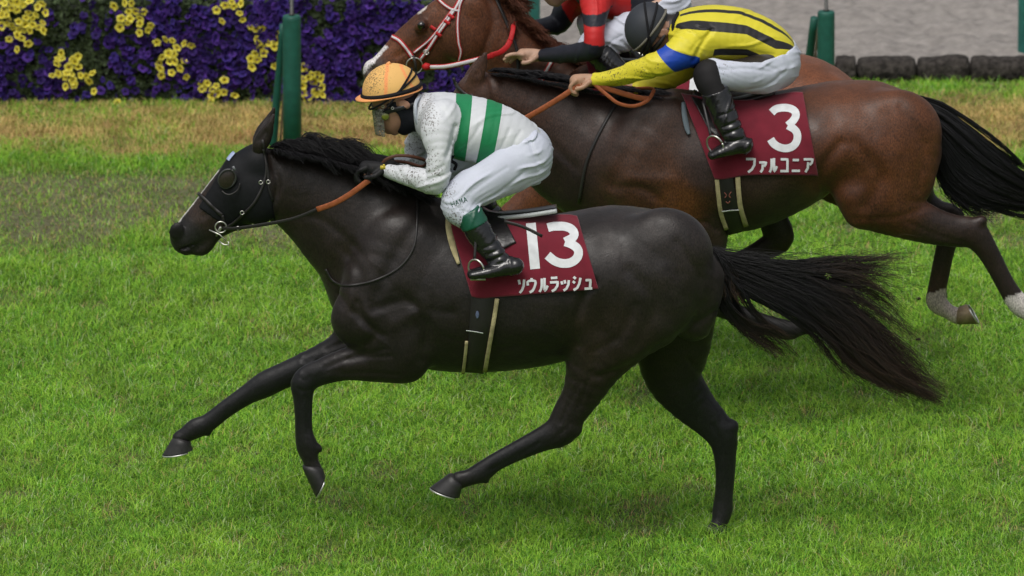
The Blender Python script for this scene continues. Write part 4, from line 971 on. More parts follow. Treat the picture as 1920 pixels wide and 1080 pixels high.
# keep the sleeves past the collar plane: a second body for the sleeves
J = Body(YA); torso1(J, .006); arms1(J, .005)
J.ell(764, 214, 0, 24, 30, .064, 0, k=.004, op='sub')
wr_t = wrinkles(.0045, (1, 0, .6), .055, 3); J.wr = wr_t
for pts, w, d in (([(852,236),(846,262),(838,285)], .010, .012), ([(845,232),(830,205),(812,190)], .010, .004), ([(800,330),(812,322),(830,318)], .006, .006), ([(795,318),(812,312),(832,300)], .006, .005),
                  ([(870,284),(885,262),(900,240)], .008, .004), ([(935,290),(945,270),(955,250)], .007, .004), ([(960,285),(966,268),(976,255)], .007, .005), ([(745,316),(760,332),(775,345)], .006, .003), ([(738,318),(745,334)], .005, .003)):
    J.groove(pts, w, d, side=-1)
def stripe_extra(n, L, tc, c, b):
    a = n.new('ShaderNodeAttribute'); a.attribute_name = 'hoop'
    cr = n.new('ShaderNodeValToRGB'); e = cr.color_ramp; e.interpolation = 'CONSTANT'
    e.elements[0].position = 0; e.elements[0].color = (0, 0, 0, 1); e.elements[1].position = .2; e.elements[1].color = (1, 1, 1, 1)
    for p, v in ((.4, 0), (.6, 1), (.8, 0)):
        q = e.elements.new(p); q.color = (v, v, v, 1)
    L.new(a.outputs['Fac'], cr.inputs[0]); mx = n.new('ShaderNodeMix'); mx.data_type = 'RGBA'; L.new(cr.outputs[0], mx.inputs[0]); L.new(c, mx.inputs[6]); mx.inputs[7].default_value = (.012, .205, .075, 1)
    return mud_extra()(n, L, tc, mx.outputs[2], b)
m_silk1 = mat('white and green silks', (.60, .62, .645), .55, .35, noise=(7, .06, 4), bump=((38, .35, .006, (1, 1, .6)), (150, .2, .0012)), extra=stripe_extra)
At = Body(YA); torso1(At, .006); Aa = Body(YA); arms1(Aa, .005)
def hoops1(V):
    x, y = proj_flat(V, YA-.15); t = (y-180)/115; e0 = np.array([855, 887, 917, 948.]); e1 = np.array([850, 873, 895, 925.])
    E = e0[None]*(1-t[:, None])+e1[None]*t[:, None]; E = np.concatenate([E[:, :1]-32, E, E[:, 3:]+32], 1)
    s_ = np.zeros(len(V))
    for i in range(5):
        m = (x >= E[:, i]) & (x < E[:, i+1]); s_[m] = (i+(x[m]-E[m, i])/(E[m, i+1]-E[m, i]))/5
    s_[x >= E[:, 5]] = 1
    s_[Aa.f(V) < At.f(V)-.004] = 0.05
    return s_
mud1 = mudmap(YA, [(800,225,22,.95), (805,205,12,.8), (800,290,22,.9), (815,310,16,.8), (770,330,30,.75), (740,325,20,.6), (775,290,30,.8), (790,350,26,.6), (830,345,16,.35), (780,225,16,.6)])
body_mesh('jersey', J, .0052, m_silk1, r1, attrs={'hoop': hoops1, 'mud': mud1}, smooth=1)
# breeches
T = Body(YA); T.chain([(962,272,0,40,.135), (985,290,0,43,.145), (992,302,0,39,.14)], k=.03, infl=.007); legs1(T, .007, calf=False); [T.chain([(862,392,.27*q_,26,.052), (872,402,.28*q_,22,.05), (886,414,.29*q_,22,.052)], k=.02, infl=.007, mir=q_ > 0) for q_ in (-1, 1)]
T.chain([(1000,158,0,60,.3), (945,190,0,60,.3), (862,256,0,60,.3)], k=.003, op='sub'); [T.chain([(899,424,.28*q_,36,.14), (925,452,.29*q_,36,.14)], k=.003, op='sub', mir=q_ > 0) for q_ in (-1, 1)]
T.wr = wrinkles(.0065, (1, 0, .42), .050, 8)
for pts, w, d in (([(905,372),(940,352),(985,322)], .007, .005), ([(880,350),(915,330),(950,312)], .006, .003), ([(990,260),(1000,290),(1015,320)], .010, .006), ([(1008,330),(985,338),(950,352)], .008, .004), ([(855,372),(870,382),(890,384)], .006, .004)):
    T.groove(pts, w, d, side=-1)
m_breech = mat('white breeches', (.54, .57, .66), .55, .35, noise=(7, .06, 4), bump=((42, .35, .005, (1, 1, .5)), (160, .2, .001)), extra=mud_extra())
body_mesh('breeches', T, .0052, m_breech, r1, attrs={'mud': mudmap(YA, [(852,398,22,.95), (845,375,14,.5), (835,350,22,.7), (870,404,14,.7)])}, smooth=1)
# boots with green cuffs
m_boot = mat('black riding boot', (.010, .010, .011), .22, .55, coat=.25, bump=((30, .5, .005), (150, .2, .001)))
m_cuff = mat('green boot cuff', (.010, .085, .050), .35, .45, bump=(60, .4, .004))
for sd in (-1, 1):
    Bt = Body(YA); legs1(Bt, .008, (sd,), thigh=False); foot1(Bt, .004, (sd,))
    Bt.gdy = -.36; Bt.cut(Bt.A(888,414,-.3), Bt.A(872,387)-Bt.A(888,414)); Bt.wr = wrinkles(.003, (.3, 0, 1), .05, 4)
    for pts, w, d in (([(912,478),(930,470),(950,462)], .006, .005), ([(918,490),(938,480),(958,474)], .006, .007), ([(905,466),(925,458),(942,450)], .005, .004), ([(900,497),(925,497),(950,488)], .005, .004)): Bt.groove(pts, w, d)
    bt_ = body_mesh('boot', Bt, .0052, m_boot, r1, smooth=1)
    Cf = Body(YA); legs1(Cf, .012, (sd,), thigh=False)
    Cf.cut(Cf.A(878,395,-.3), Cf.A(862,366)-Cf.A(878,395)); Cf.cut(Cf.A(903,417,-.3), Cf.A(917,446)-Cf.A(903,417)); Cf.wr = wrinkles(.003, (.3, 0, 1), .04, 5)
    body_mesh('cuff', Cf, .0052, m_cuff, bt_, smooth=1)
# helmet
def helmet(B, c, a, b, w, ang, cutp, cutn, brim=None, e=0):
    B.ell(c[0], c[1], 0, a, b, w, ang, k=.01); 
    B.cut(cutp, cutn)
Hm = Body(YA); helmet(Hm, (734,168), 55, 49.5, .108, 14, Hm.A(731,183,-.10), Hm.A(734,215)-Hm.A(727,186))
def helm_col(V):
    x, y = proj_flat(V, YA-.1); C = np.tile([.76, .45, .15], (len(V), 1)); u = (x-734); 
    seam = (np.abs(u+8+.06*(y-120)) < 3.2) | (np.abs((x-757)-(y-140)*.62) < 2.6)
    C[seam] = [.86, .33, .12]; return C
m_helm = mat('orange helmet cover', attr='col', rough=.7, spec=.25, noise=(8, .05, 3), bump=(120, .2, .001), extra=mud_extra(scale=170, thr=.635))
hm = body_mesh('helmet', Hm, .005, m_helm, r1, helm_col, attrs={'mud': mudmap(YA, [(698,160,24,.9), (710,150,20,.7), (696,180,14,.9)])})
def rimline(Yh, c, a, b, w, ang, p, q, z0, z1, off=.003, n=40, near=None):
    """closed curve round the helmet in the plane through photo points p and q"""
    out = []
    for t in np.linspace(0, 2*np.pi, n): pass
    return out
def helm_ring(B, c, a, b, w, ang, p, q, infl, n=48, a0=0, a1=2*np.pi):
    """points of the ellipsoid on the plane that contains the picture line p-q and the lateral axis"""
    m = mpp(B.Yh); O = B.A(c[0], c[1]); P_, Q_ = B.A(*p, -.09), B.A(*q, -.09); U = (Q_-P_)/np.linalg.norm(Q_-P_)
    an = math.radians(ang); e1 = np.array([math.cos(an), 0, math.sin(an)]); e2 = np.array([-math.sin(an), 0, math.cos(an)])
    A_, B_, C_ = a*m+infl, b*m+infl, w+infl; D_ = P_-O; D_[1] = 0; P_ = O+D_
    # |(x.e1/A, x.e2/B, y/C)| = 1 with x = D + s U
    u1, u2, d1, d2 = U@e1/A_, U@e2/B_, D_@e1/A_, D_@e2/B_; qa = u1*u1+u2*u2; qb = (u1*d1+u2*d2)/qa; k = 1-(d1*d1+d2*d2)+qa*qb*qb
    ra = math.sqrt(max(k, .01)/qa); rc_ = C_*math.sqrt(max(k, .01)); cen = P_-U*qb
    t = np.linspace(a0, a1, n); return cen+np.cos(t)[:, None]*U*ra+np.sin(t)[:, None]*np.array([0, -1., 0])*rc_, U
hp = ((734,168), 55, 49.5, .108, 14)
band, U_ = helm_ring(B13, *hp, (685,187), (787,166), .002)
tube('helmet_band', band, .0088, m_black, hm, n=8)
tube('helmet_strap', helm_ring(B13, *hp, (728,185), (781,146), .003)[0], .0048, m_black, hm, n=8)
band2, _ = helm_ring(B13, *hp, (740,182), (775,135), .003); 
band3, _ = helm_ring(B13, *hp, (744,178), (779,140), .003, a0=-.2, a1=3.3)
tube('helmet_strap', band2, .0045, m_black, hm, n=8); 
# brim: half-moon peak at the front
br, _ = helm_ring(B13, *hp, (681,190), (788,173), .001, n=60)
cen = br.mean(0); V = []; n_ = len(br)
for p_ in br:
    d_ = p_-cen; fr = max(0, -(d_@U_)/np.linalg.norm(d_)); ex = .007+.024*fr**2
    o_ = d_/np.linalg.norm(d_); V += [p_-o_*.004, p_+o_*ex*.6-np.array([0, 0, .003*fr]), p_+o_*ex-np.array([0, 0, .008*fr])]
F = [[i*3+j, i*3+j+1, i*3+j+4, i*3+j+3] for i in range(n_-1) for j in range(2)]
solid(link('brim', npmesh('brim', np.array(V), F), mat('orange brim', (.86, .36, .13), .5, .3, bump=(120, .2, .001)), hm), .006)
tp = B13.A(727, 119); link('button', npmesh('button', *merge([tube_vf([tp+np.array([.006, 0, -.006]), tp+np.array([0, 0, .005])], [.011, .009], n=12)])), mat('orange button', (.86, .38, .13), .5), hm)
# balaclava, goggles, visor
Bl = Body(YA); Bl.ell(744, 190, 0, 41, 42, .088, 10, k=.02); Bl.chain([(748,215,0,31,.070), (758,236,0,17,.050), (756,244,0,9,.035)], k=.02); Bl.chain([(760,212,0,30,.068), (786,214,0,34,.075)], k=.02)
Bl.ell(720, 222, 0, 33, 33, .2, 0, k=.004, op='sub')
for s_ in (-1, 1): Bl.ell(757, 197, s_*.09, 11, 15, .03, 75, k=.004, op='sub', mir=s_ > 0)
Bl.cut(Bl.A(731,184), Bl.A(727,150)-Bl.A(734,186))
body_mesh('balaclava', Bl, .005, mat('black hood cloth', (.010, .011, .016), .75, .2, bump=(50, .4, .003)), r1)
gg = thing_g = None
Go = Body(YA); Go.chain([(722,211,-.055,11,.022), (709,209,-.020,9,.02), (709,209,.020,9,.02), (722,211,.055,11,.022)], k=.012); Go.chain([(722,209,-.068,6,.010), (750,203,-.088,5,.006), (775,196,-.070,5,.006)], k=.01); Go.chain([(722,209,.068,6,.010), (750,203,.088,5,.006), (775,196,.070,5,.006)], k=.01)
go = body_mesh('goggles', Go, .005, mat('black goggle rubber', (.012, .012, .014), .4, .5), r1)
gl = B13.A(723, 211, -.0); v_, f_ = lathe([(0, .017), (.004, .016), (.0065, .010), (.007, .001)], 20); v_ = v_[:, [0, 2, 1]]*np.array([1, -1, 1]); link('goggle_lens', npmesh('lens', v_+gl+np.array([0, -.075, 0]), f_), mat('yellow green lens', (.13, .15, .02), .15, .6, coat=.4), go)
multi('goggle_stud', [ring_vf(B13.A(718,200,-.088), .0055, .0016, *XZ, n=14)], m_chrome, go); multi('goggle_stud', [ring_vf(B13.A(736,203,-.096), .0055, .0016, *XZ, n=14)], m_chrome, go)
m_vis = mat('mud specked clear visor', (.20, .20, .17), .25, .5, noise=(60, .6, 5)); n = m_vis.node_tree.nodes; L = m_vis.node_tree.links; b_ = n['Principled BSDF']
txv = n.new('ShaderNodeTexNoise'); txv.inputs['Scale'].default_value = 110; txv.inputs['Detail'].default_value = 6; tcv = n.new('ShaderNodeTexCoord'); L.new(tcv.outputs['Object'], txv.inputs[0]); mrv = n.new('ShaderNodeMapRange'); mrv.inputs[1].default_value = .42; mrv.inputs[2].default_value = .62; mrv.inputs[3].default_value = .28; mrv.inputs[4].default_value = .9; L.new(txv.outputs[0], mrv.inputs[0]); L.new(mrv.outputs[0], b_.inputs['Alpha'])
V = []; nu, nv = 22, 10
for i in range(nu):
    a = math.radians(-72+144*i/(nu-1))
    for j in range(nv):
        t = j/(nv-1); cx = B13.A(729+t*2, 196+t*54, 0); rx = (.075-.012*t); ry = .088-.018*t
        V.append(cx+np.array([-math.cos(a)*rx, -math.sin(a)*ry, 0]))
F = [[i*nv+j, i*nv+j+1, (i+1)*nv+j+1, (i+1)*nv+j] for i in range(nu-1) for j in range(nv-1)]
solid(link('visor', npmesh('visor', np.array(V), F), m_vis, r1), .0015)
# collar and black strap under the chest
tube('collar', crom(np.array([B13.A(786,180,-.03), B13.A(779,196,-.085), B13.A(780,222,-.095), B13.A(790,244,-.07), B13.A(795,250,0), B13.A(790,244,.07), B13.A(780,222,.095), B13.A(779,196,.085), B13.A(786,180,.03), B13.A(786,180,-.03)]), 4), .008, mat('pale collar', (.42, .46, .52), .6, .3, bump=(60, .3, .002)), r1, n=8)
tube('belt_strap', crom(np.array([B13.A(853,286,-.12), B13.A(846,300,-.13), B13.A(855,308,-.12), B13.A(852,318,-.11)]), 5), .007, m_black, r1, n=8)
# printed letters on the knee
ab = {'H': [[(0,0),(0,1)],[(1,0),(1,1)],[(0,.5),(1,.5)]], 'A': [[(0,1),(.5,0)],[(.5,0),(1,1)],[(.2,.65),(.8,.65)]], 'M': [[(0,1),(.1,0)],[(.1,0),(.5,.7)],[(.5,.7),(.9,0)],[(.9,0),(1,1)]]}
p0, u, d_ = np.array([845., 379.]), np.array([7.6, -2.8]), np.array([3.4, 9.2]); parts = []
for i, ch_ in enumerate('HAMA'):
    for st in ab[ch_]:
        q = np.array([p0+u*(i+.70*a_)+d_*b_ for a_, b_ in st]); q = q[0]*(1-np.linspace(0, 1, 4)[:, None])+q[1]*np.linspace(0, 1, 4)[:, None]
        parts.append(tube_vf(drape(T, q[:, 0], q[:, 1], .0008, y0=-.5, y1=.0, step=.006), .0014, n=6))
multi('knee_print', parts, m_cuff, r1)
# ================================================================== HORSE WITH NUMBER 3
YB = 2.0
m_bay = coat('bay coat', .46)
def horse3():
    B = Body(YB)
    B.chain([(1135,310,0,98,.15), (1180,312,0,122,.20), (1235,308,0,138,.245), (1310,308,0,134,.28), (1385,303,0,131,.305), (1460,287,0,115,.31), (1530,261,0,101,.30), (1592,256,0,103,.29), (1650,262,0,103,.27), (1692,278,0,76,.22)], k=.05)
    B.chain([(1240,215,0,46,.085), (1290,208,0,32,.10)], k=.06)
    B.chain([(925,186,0,50,.075), (975,216,0,70,.085), (1030,252,0,92,.10), (1085,282,0,112,.125), (1140,305,0,126,.16)], k=.05)
    B.chain([(900,180,0,47,.085), (880,213,.05,45,.075), (861,248,.10,39,.064), (842,278,.15,32,.054), (824,302,.20,26,.050), (810,318,.24,21,.048)], k=.03)
    B.ell(903, 205, -.04, 36, 42, .045, 50, k=.02); B.ell(903, 205, .09, 36, 42, .045, 50, k=.02)
    B.ell(863, 205, -.02, 12, 10, .028, 40, k=.012)
    for s_, o in ((-1, 0), (1, -6)):
        B.chain([(886+o,163,.048*s_,16,.026), (894+o,143,.056*s_,16,.022), (903+o,122,.060*s_,11,.015), (910+o,100-o,.060*s_,4,.008)], k=.015)
        B.chain([(896+o,140,.088*s_,6,.014), (904+o,122,.080*s_,3,.008)], k=.01, op='sub')
    # near fore, swung back
    B.chain([(1240,250,-.13,72,.09), (1200,320,-.16,68,.09), (1215,370,-.17,55,.08)], k=.05)
    B.chain([(1255,350,-.16,70,.09), (1300,395,-.17,60,.075), (1328,432,-.165,38,.058), (1325,480,-.16,33,.052), (1322,525,-.155,27,.043), (1328,560,-.15,25,.040), (1358,578,-.15,20,.032), (1400,594,-.15,17,.028), (1440,608,-.15,17.5,.028), (1476,619,-.15,19.5,.032), (1500,615,-.15,14.5,.028), (1516,612,-.15,15,.029)], k=.035)
    # far fore, folded up under the girth
    B.chain([(1270,350,.13,62,.08), (1300,410,.15,48,.07), (1318,470,.16,34,.052), (1326,515,.16,26,.043), (1340,520,.16,24,.038), (1372,497,.16,19,.030), (1415,475,.16,18.5,.030), (1458,451,.16,27,.036), (1456,428,.16,29,.038), (1444,402,.16,26,.038)], k=.035)
    # near hind, trailing
    B.chain([(1680,252,-.12,86,.13), (1655,320,-.15,100,.12), (1652,360,-.17,76,.105), (1690,397,-.17,50,.08), (1740,421,-.165,37,.056), (1788,433,-.16,31,.045), (1822,437,-.16,29,.041), (1846,462,-.16,22,.034), (1868,500,-.16,18.5,.030), (1890,541,-.16,18,.029), (1911,571,-.16,20.5,.032), (1932,590,-.16,15,.029), (1944,597,-.16,16,.030)], k=.04)
    B.ell(1838, 415, -.16, 14, 11, .026, 20, k=.02)
    B.chain([(1612,400,-.20,26,.05), (1600,370,-.22,26,.05)], k=.05)
    # far hind, flexed
    B.chain([(1670,280,.13,84,.12), (1680,350,.16,70,.10), (1715,385,.17,44,.07), (1752,402,.16,30,.05), (1786,408,.16,23,.040), (1782,440,.16,21,.034), (1773,465,.16,18.5,.030), (1763,512,.16,18,.029), (1757,545,.16,18,.029), (1757,567,.16,20,.033), (1778,584,.16,14.5,.029), (1794,592,.16,16,.030)], k=.035)
    for pts, w, d in (([(1245,190),(1190,260),(1150,340)], .030, .009), ([(1150,350),(1200,345),(1245,380),(1235,440)], .022, .008), ([(1545,365),(1535,330),(1550,290),(1575,260)], .024, .012), ([(1740,385),(1680,400),(1600,405)], .014, .004),
                      ([(1690,200),(1730,270),(1720,350)], .022, .007), ([(1600,260),(1650,320),(1620,380)], .030, .008), ([(940,215),(1000,250),(1080,320)], .020, .006), ([(1000,190),(1060,215),(1110,250)], .03, .003), ([(1700,410),(1760,440),(1810,455)], .008, .004),
                      ([(1290,420),(1320,410),(1345,430)], .010, .006), ([(915,150),(925,190),(920,240)], .014, .008)):
        B.groove(pts, w, d)
    for pts, w, d in (([(1250,330),(1180,330)], .035, -.009), ([(1560,190),(1640,185)], .05, -.006), ([(1640,270),(1680,320)], .05, -.007), ([(1280,340),(1330,350)], .04, -.004)):
        B.groove(pts, w, d)
    return B
B3 = horse3()
h3 = thing('horse', (float(B3.A(1300,300)[0]), YB, 0), 'bay racehorse numbered 3 with white socks on its hind legs, second from the viewer', 'horse')
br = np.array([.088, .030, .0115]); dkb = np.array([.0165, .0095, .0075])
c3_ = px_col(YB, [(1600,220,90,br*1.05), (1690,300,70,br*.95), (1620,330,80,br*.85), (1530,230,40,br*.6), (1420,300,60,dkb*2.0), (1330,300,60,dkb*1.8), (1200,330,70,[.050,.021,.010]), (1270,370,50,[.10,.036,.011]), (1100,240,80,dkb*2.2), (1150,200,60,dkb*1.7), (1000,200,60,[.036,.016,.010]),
                  (930,160,30,[.050,.022,.013]), (880,180,30,[.060,.026,.016]), (1060,330,60,dkb), (1760,425,40,dkb*1.3), (1860,480,50,dkb*.8), (1770,470,40,dkb*.8), (1450,430,50,dkb*.9), (1470,625,60,[.004,.003,.003]), (1400,610,50,[.004,.003,.003]), (1540,620,60,[.004,.003,.003]), (1350,580,40,[.005,.004,.003]), (1330,480,50,dkb*.9), (1360,420,40,dkb*1.4), (1470,370,40,dkb*1.8), (1650,400,40,br*.6)])  # near-black stops paint shade onto the swung-back foreleg, which sky light brightens
def c3(V):
    C = c3_(V); x, y = proj(V); rr = 1.5*np.sin(V[:, 0]*90)+1.5*np.sin(V[:, 1]*130)
    m = (y+rr+.25*(x-1757) > 547) & (x > 1725) & (x < 1850) & (V[:, 1] > YB); C[m] = [.33, .28, .25]
    m = (y+rr+.45*(x-1900) > 553) & (x > 1850) & (V[:, 1] < YB); C[m] = [.50, .46, .44]
    m = (np.abs(V[:, 1]-YB-.05) < .03) & (x < 905-(y-140)*.95-34) & (y > 165); C[m] = [.55, .52, .50]
    return C
body_mesh('body', B3, .0085, m_bay, h3, c3)
hoof(B3, h3, (1796,608), (1800,575), (1812,571), (1834,607), .16, .054, m_hoof_pale)
hoof(B3, h3, (1938,612), (1956,586), (1968,588), (1985,612), -.16, .054, m_hoof_pale)
hoof(B3, h3, (1516,627), (1514,598), (1530,596), (1560,612), -.15, .052)
hoof(B3, h3, (1424,398), (1466,392), (1462,378), (1424,380), .16, .05)
mane('mane', h3, YB, [(918,134),(960,138),(1010,147),(1070,158),(1140,168),(1220,174)], 2600, [30,45,50,50,40], [5,9,9,6,3], (1.0, .12), .0016, (.010, .0095, .011), 31, side=(-.6, .8), B=B3)
mane('mane', h3, YB, [(918,138),(960,144),(1010,154),(1070,166),(1140,176),(1220,182)], 900, [20,24,28,28,24], [2,3,3,2,2], (1.0, .25), .0016, (.010, .0095, .011), 32, side=(-1.2, -.4), B=B3)
tg3 = [[(1708,184,0),(1760,200,-.03),(1825,246,-.05),(1880,295,-.04),(1930,335,0),(2010,352,.03)],
       [(1712,192,0),(1770,230,-.04),(1830,285,-.06),(1890,330,-.05),(1950,356,0),(2020,372,.03)],
       [(1716,202,0),(1762,260,-.04),(1800,320,-.05),(1870,360,-.05),(1930,372,0),(2000,382,.02)],
       [(1722,212,0),(1754,280,-.03),(1772,330,-.03),(1815,368,-.03),(1870,382,0),(1930,388,.02)]]
P, R, tt = guided(tg3, 7000, 14, (4, 9), 3, 33, YB, .0017, clump=80, tmin=.66)
P2, R2, t2 = guided([[(1750,300,-.02),(1768,345,-.02),(1800,380,-.02),(1850,410,0)], [(1760,300,-.02),(1790,350,-.02),(1830,385,-.02),(1880,400,0)]], 260, 14, (3, 10), 5, 34, YB, .0016, tmin=.5)
hair('tail', np.concatenate([P, P2]), np.concatenate([R, R2]), tailcol(np.concatenate([tt, t2]), 4, (.0085, .0085, .010), (.014, .011, .010)), m_skin_hair, h3)
# tack
cl3 = thing('saddle_cloth', tuple(B3.A(1430, 250, -.3)), 'maroon saddle cloth with white number 3 and katakana lettering on the bay horse', 'saddle cloth', 'maroon numbered saddle cloths')
_, SG3 = sheet('cloth_panel', B3, ([(1277,172),(1330,182),(1400,186),(1450,176),(1480,170),(1505,171)], [(1340,336),(1360,336),(1400,329),(1450,328),(1490,328),(1534,329)]), 70, 44, .016, m_cloth, cl3, it=20, thick=.004, wrink=.003)
Z5 = lambda x, y: (1240+x/3.085, 150+y/3.085)
three3 = [(638,188),(662,168),(700,160),(740,163),(772,180),(778,208),(760,238),(732,263),(768,284),(786,312),(784,350),(762,382),(722,396),(682,388),(650,368),(632,342)]
strokes('number', SG3, [[Z5(*p) for p in three3[:8]], [Z5(*p) for p in three3[7:]]], 14.5, .0035, m_white, cl3)
katakana('lettering', SG3, 'ファルコニア', [Z5(a, 0)[0:1]+Z5(b, 0)[0:1] for a, b in ((490,545),(566,608),(625,668),(688,733),(754,802),(824,876))], lambda x: (296, 323), m_white, cl3, 4.6, .0035)
sd3 = thing('saddle', tuple(B3.A(1370, 180, 0)), 'black racing saddle with girth and stirrups on the bay horse numbered 3', 'saddle', 'racing saddles')
saddle(B3, sd3, [(1300,170),(1325,182),(1370,184),(1410,178),(1452,166)], ([(1296,180),(1320,186),(1372,190)], [(1330,245),(1348,258),(1365,240)]), [(1358,326),(1361,350),(1366,380),(1372,410),(1379,437)], [30,31,32,31,28],
       [([(1344,334),(1347,365),(1352,400),(1362,430)], 8), ([(1383,329),(1386,370),(1390,395),(1399,424)], 9)], edge=False)
ribbon('front_pad', B3, [(1281,192),(1283,215),(1288,240),(1292,252)], [6,9,9,5], .013, mat('grey blue pad', (.10, .13, .15), .8), sd3, thick=.008)
ribbon('stitch_line', B3, [(1353,397),(1370,395),(1386,394)], 1.8, .0175, m_white, sd3, thick=.001)
m_pr = mat('faded pink print', (.30, .10, .08), .7)
for pts in ([(1358,361),(1362,366),(1359,371)], [(1371,360),(1367,366),(1370,371)], [(1361,378),(1365,381),(1369,377)]): ribbon('print_mark', B3, pts, 1.6, .0175, m_pr, sd3, thick=.001)
stirrup(B3, sd3, (1341, 272), 19, -.37, (1318, 190, -.28), foot_dir=25); stirrup(B3, sd3, (1341, 272), 19, .37, (1318, 190, .28), foot_dir=25)
def strap3(pts, w=5, off=.007, name='bridle_strap', m=m_strap): return ribbon(name, B3, pts, w, off, m, h3)
strap3([(850,146),(856,160),(866,172),(878,180)], 6); strap3([(884,176),(888,215),(876,250),(852,285)], 5)
strap3([(1170,170),(1145,210),(1118,260),(1098,310),(1085,380)], 5, name='breast_strap')
flat_rein('rein', [(1098,150,-.15),(1060,177,-.17),(1020,202,-.18),(978,226,-.18),(930,255,-.17),(880,285,-.05),(838,305,.12)], B3, .0125, m_rein, h3)
P = crom(np.array([B3.A(*p) for p in ((1110,155,-.15),(1135,165,-.17),(1170,176,-.19),(1200,184,-.20),(1218,186,-.20))]), 6); tube('rein', P, .013, m_rein, h3, n=10, flat=((.1, 1, .1), .25))
P = crom(np.array([B3.A(*p) for p in ((1112,156,-.15),(1138,178,-.19),(1160,194,-.21),(1188,199,-.22),(1212,190,-.21),(1224,174,-.18),(1222,166,-.14),(1190,166,.0))]), 6); tube('rein', P, .0085, m_rein, h3, n=10, flat=((.1, 1, .1), .3))
flat_rein('rein', [(1185,165,.08),(1110,150,.12),(1080,146,.14),(980,180,.2),(900,260,.2),(838,305,.24)], B3, .0085, m_rein, h3)
# ================================================================== RIDER OF 3 (yellow and black)
def arms2(G, e):
    G.chain([(1305,78,-.13,36,.085), (1288,92,-.19,33,.072), (1262,108,-.23,25,.058), (1235,120,-.25,21.5,.052), (1212,127,-.24,19,.048), (1178,138,-.20,15.5,.041), (1145,146,-.16,12.5,.034), (1116,150,-.13,10,.029)], k=.03, infl=e)
    G.chain([(1300,95,.13,34,.08), (1282,125,.18,25,.058), (1255,143,.19,21,.050), (1225,158,.16,16,.043), (1196,166,.13,12,.032)], k=.03, infl=e)
def torso2(G, e):
    G.chain([(1283,60,0,34,.13), (1305,62,0,45,.175), (1340,61,0,48,.175), (1380,64,0,46,.160), (1415,72,0,42,.145), (1442,82,0,36,.14), (1455,92,0,33,.14)], k=.03, infl=e)
def legs2(G, e, sides=(-1, 1), thigh=True, calf=True):
    for s_ in sides:
        if thigh: G.chain([(1452,118,.055*s_,45,.10), (1430,134,.11*s_,40,.085), (1395,138,.17*s_,32,.075), (1358,139,.21*s_,28,.066), (1332,140,.24*s_,27,.060), (1330,152,.26*s_,24,.055)], k=.03, infl=e, mir=s_ > 0)
        if calf: G.chain([(1328,140,.25*s_,24,.055), (1338,165,.275*s_,23,.052), (1350,195,.29*s_,21.5,.050), (1362,225,.31*s_,20.5,.046), (1374,250,.33*s_,18,.040), (1380,264,.335*s_,17,.038)], k=.02, infl=e, mir=s_ > 0)
def foot2(G, e, sides=(-1, 1)):
    for s_ in sides: G.chain([(1397,272,.345*s_,14.5,.036), (1380,275,.345*s_,14,.038), (1356,282,.36*s_,11,.043), (1336,290,.365*s_,7.5,.036)], k=.015, infl=e, mir=s_ > 0)
def head2(G):
    G.ell(1222, 60, 0, 38, 42, .082, -35, k=.02)
    G.chain([(1235,75,0,31,.070), (1238,92,0,20,.052), (1236,104,0,11,.032)], k=.02)
    G.chain([(1222,95,0,7,.016), (1216,104,0,6,.014)], k=.008)
    for s_ in (-1, 1):
        G.ell(1243, 62, s_*.078, 9, 13, .012, 110, k=.006, mir=s_ > 0); G.ell(1242, 62, s_*.092, 4.5, 8, .006, 110, k=.004, op='sub', mir=s_ > 0)
    G.chain([(1245,60,0,27,.055), (1265,55,0,28,.062), (1290,60,0,34,.09)], k=.03)
r3 = thing('person', tuple(at(1370, 110, YB)), 'crouching rider in yellow silks with black stripes, blue armband and dark grey helmet', 'person')
P3b = Body(YB); torso2(P3b, -.010); arms2(P3b, -.010); legs2(P3b, -.008); foot2(P3b, -.006); head2(P3b)
hand(P3b, (1116,150,-.13), 182, (50,62,45), 1, scale=1.0); hand(P3b, (1196,166,.13), 185, (50,62,45), 1, scale=.95)
def skin3(V):
    x, y = proj_flat(V, YB-.1); C = np.tile([.40, .235, .15], (len(V), 1)); m = x > 1200; C[m] = [.26, .14, .095]; m = (x > 1255) | ((x > 1226) & (y < 45)); C[m] = [.02, .015, .012]; return C
body_mesh('body', P3b, .0052, m_skin, r3, skin3)
J = Body(YB); torso2(J, .006); arms2(J, .005); J.ell(1256, 58, 0, 24, 30, .068, 0, k=.004, op='sub'); J.wr = wrinkles(.004, (1, 0, -.1), .05, 13)
for pts, w, d in (([(1335,58),(1312,84),(1300,108)], .010, .010), ([(1280,66),(1300,58),(1330,52)], .008, .004), ([(1210,118),(1225,130),(1240,146)], .007, .004), ([(1350,95),(1400,100),(1450,108)], .010, .004), ([(1295,88),(1310,72),(1335,66)], .007, .004)):
    J.groove(pts, w, d, side=-1)
At3 = Body(YB); torso2(At3, .006); Aa3 = Body(YB); arms2(Aa3, .005)
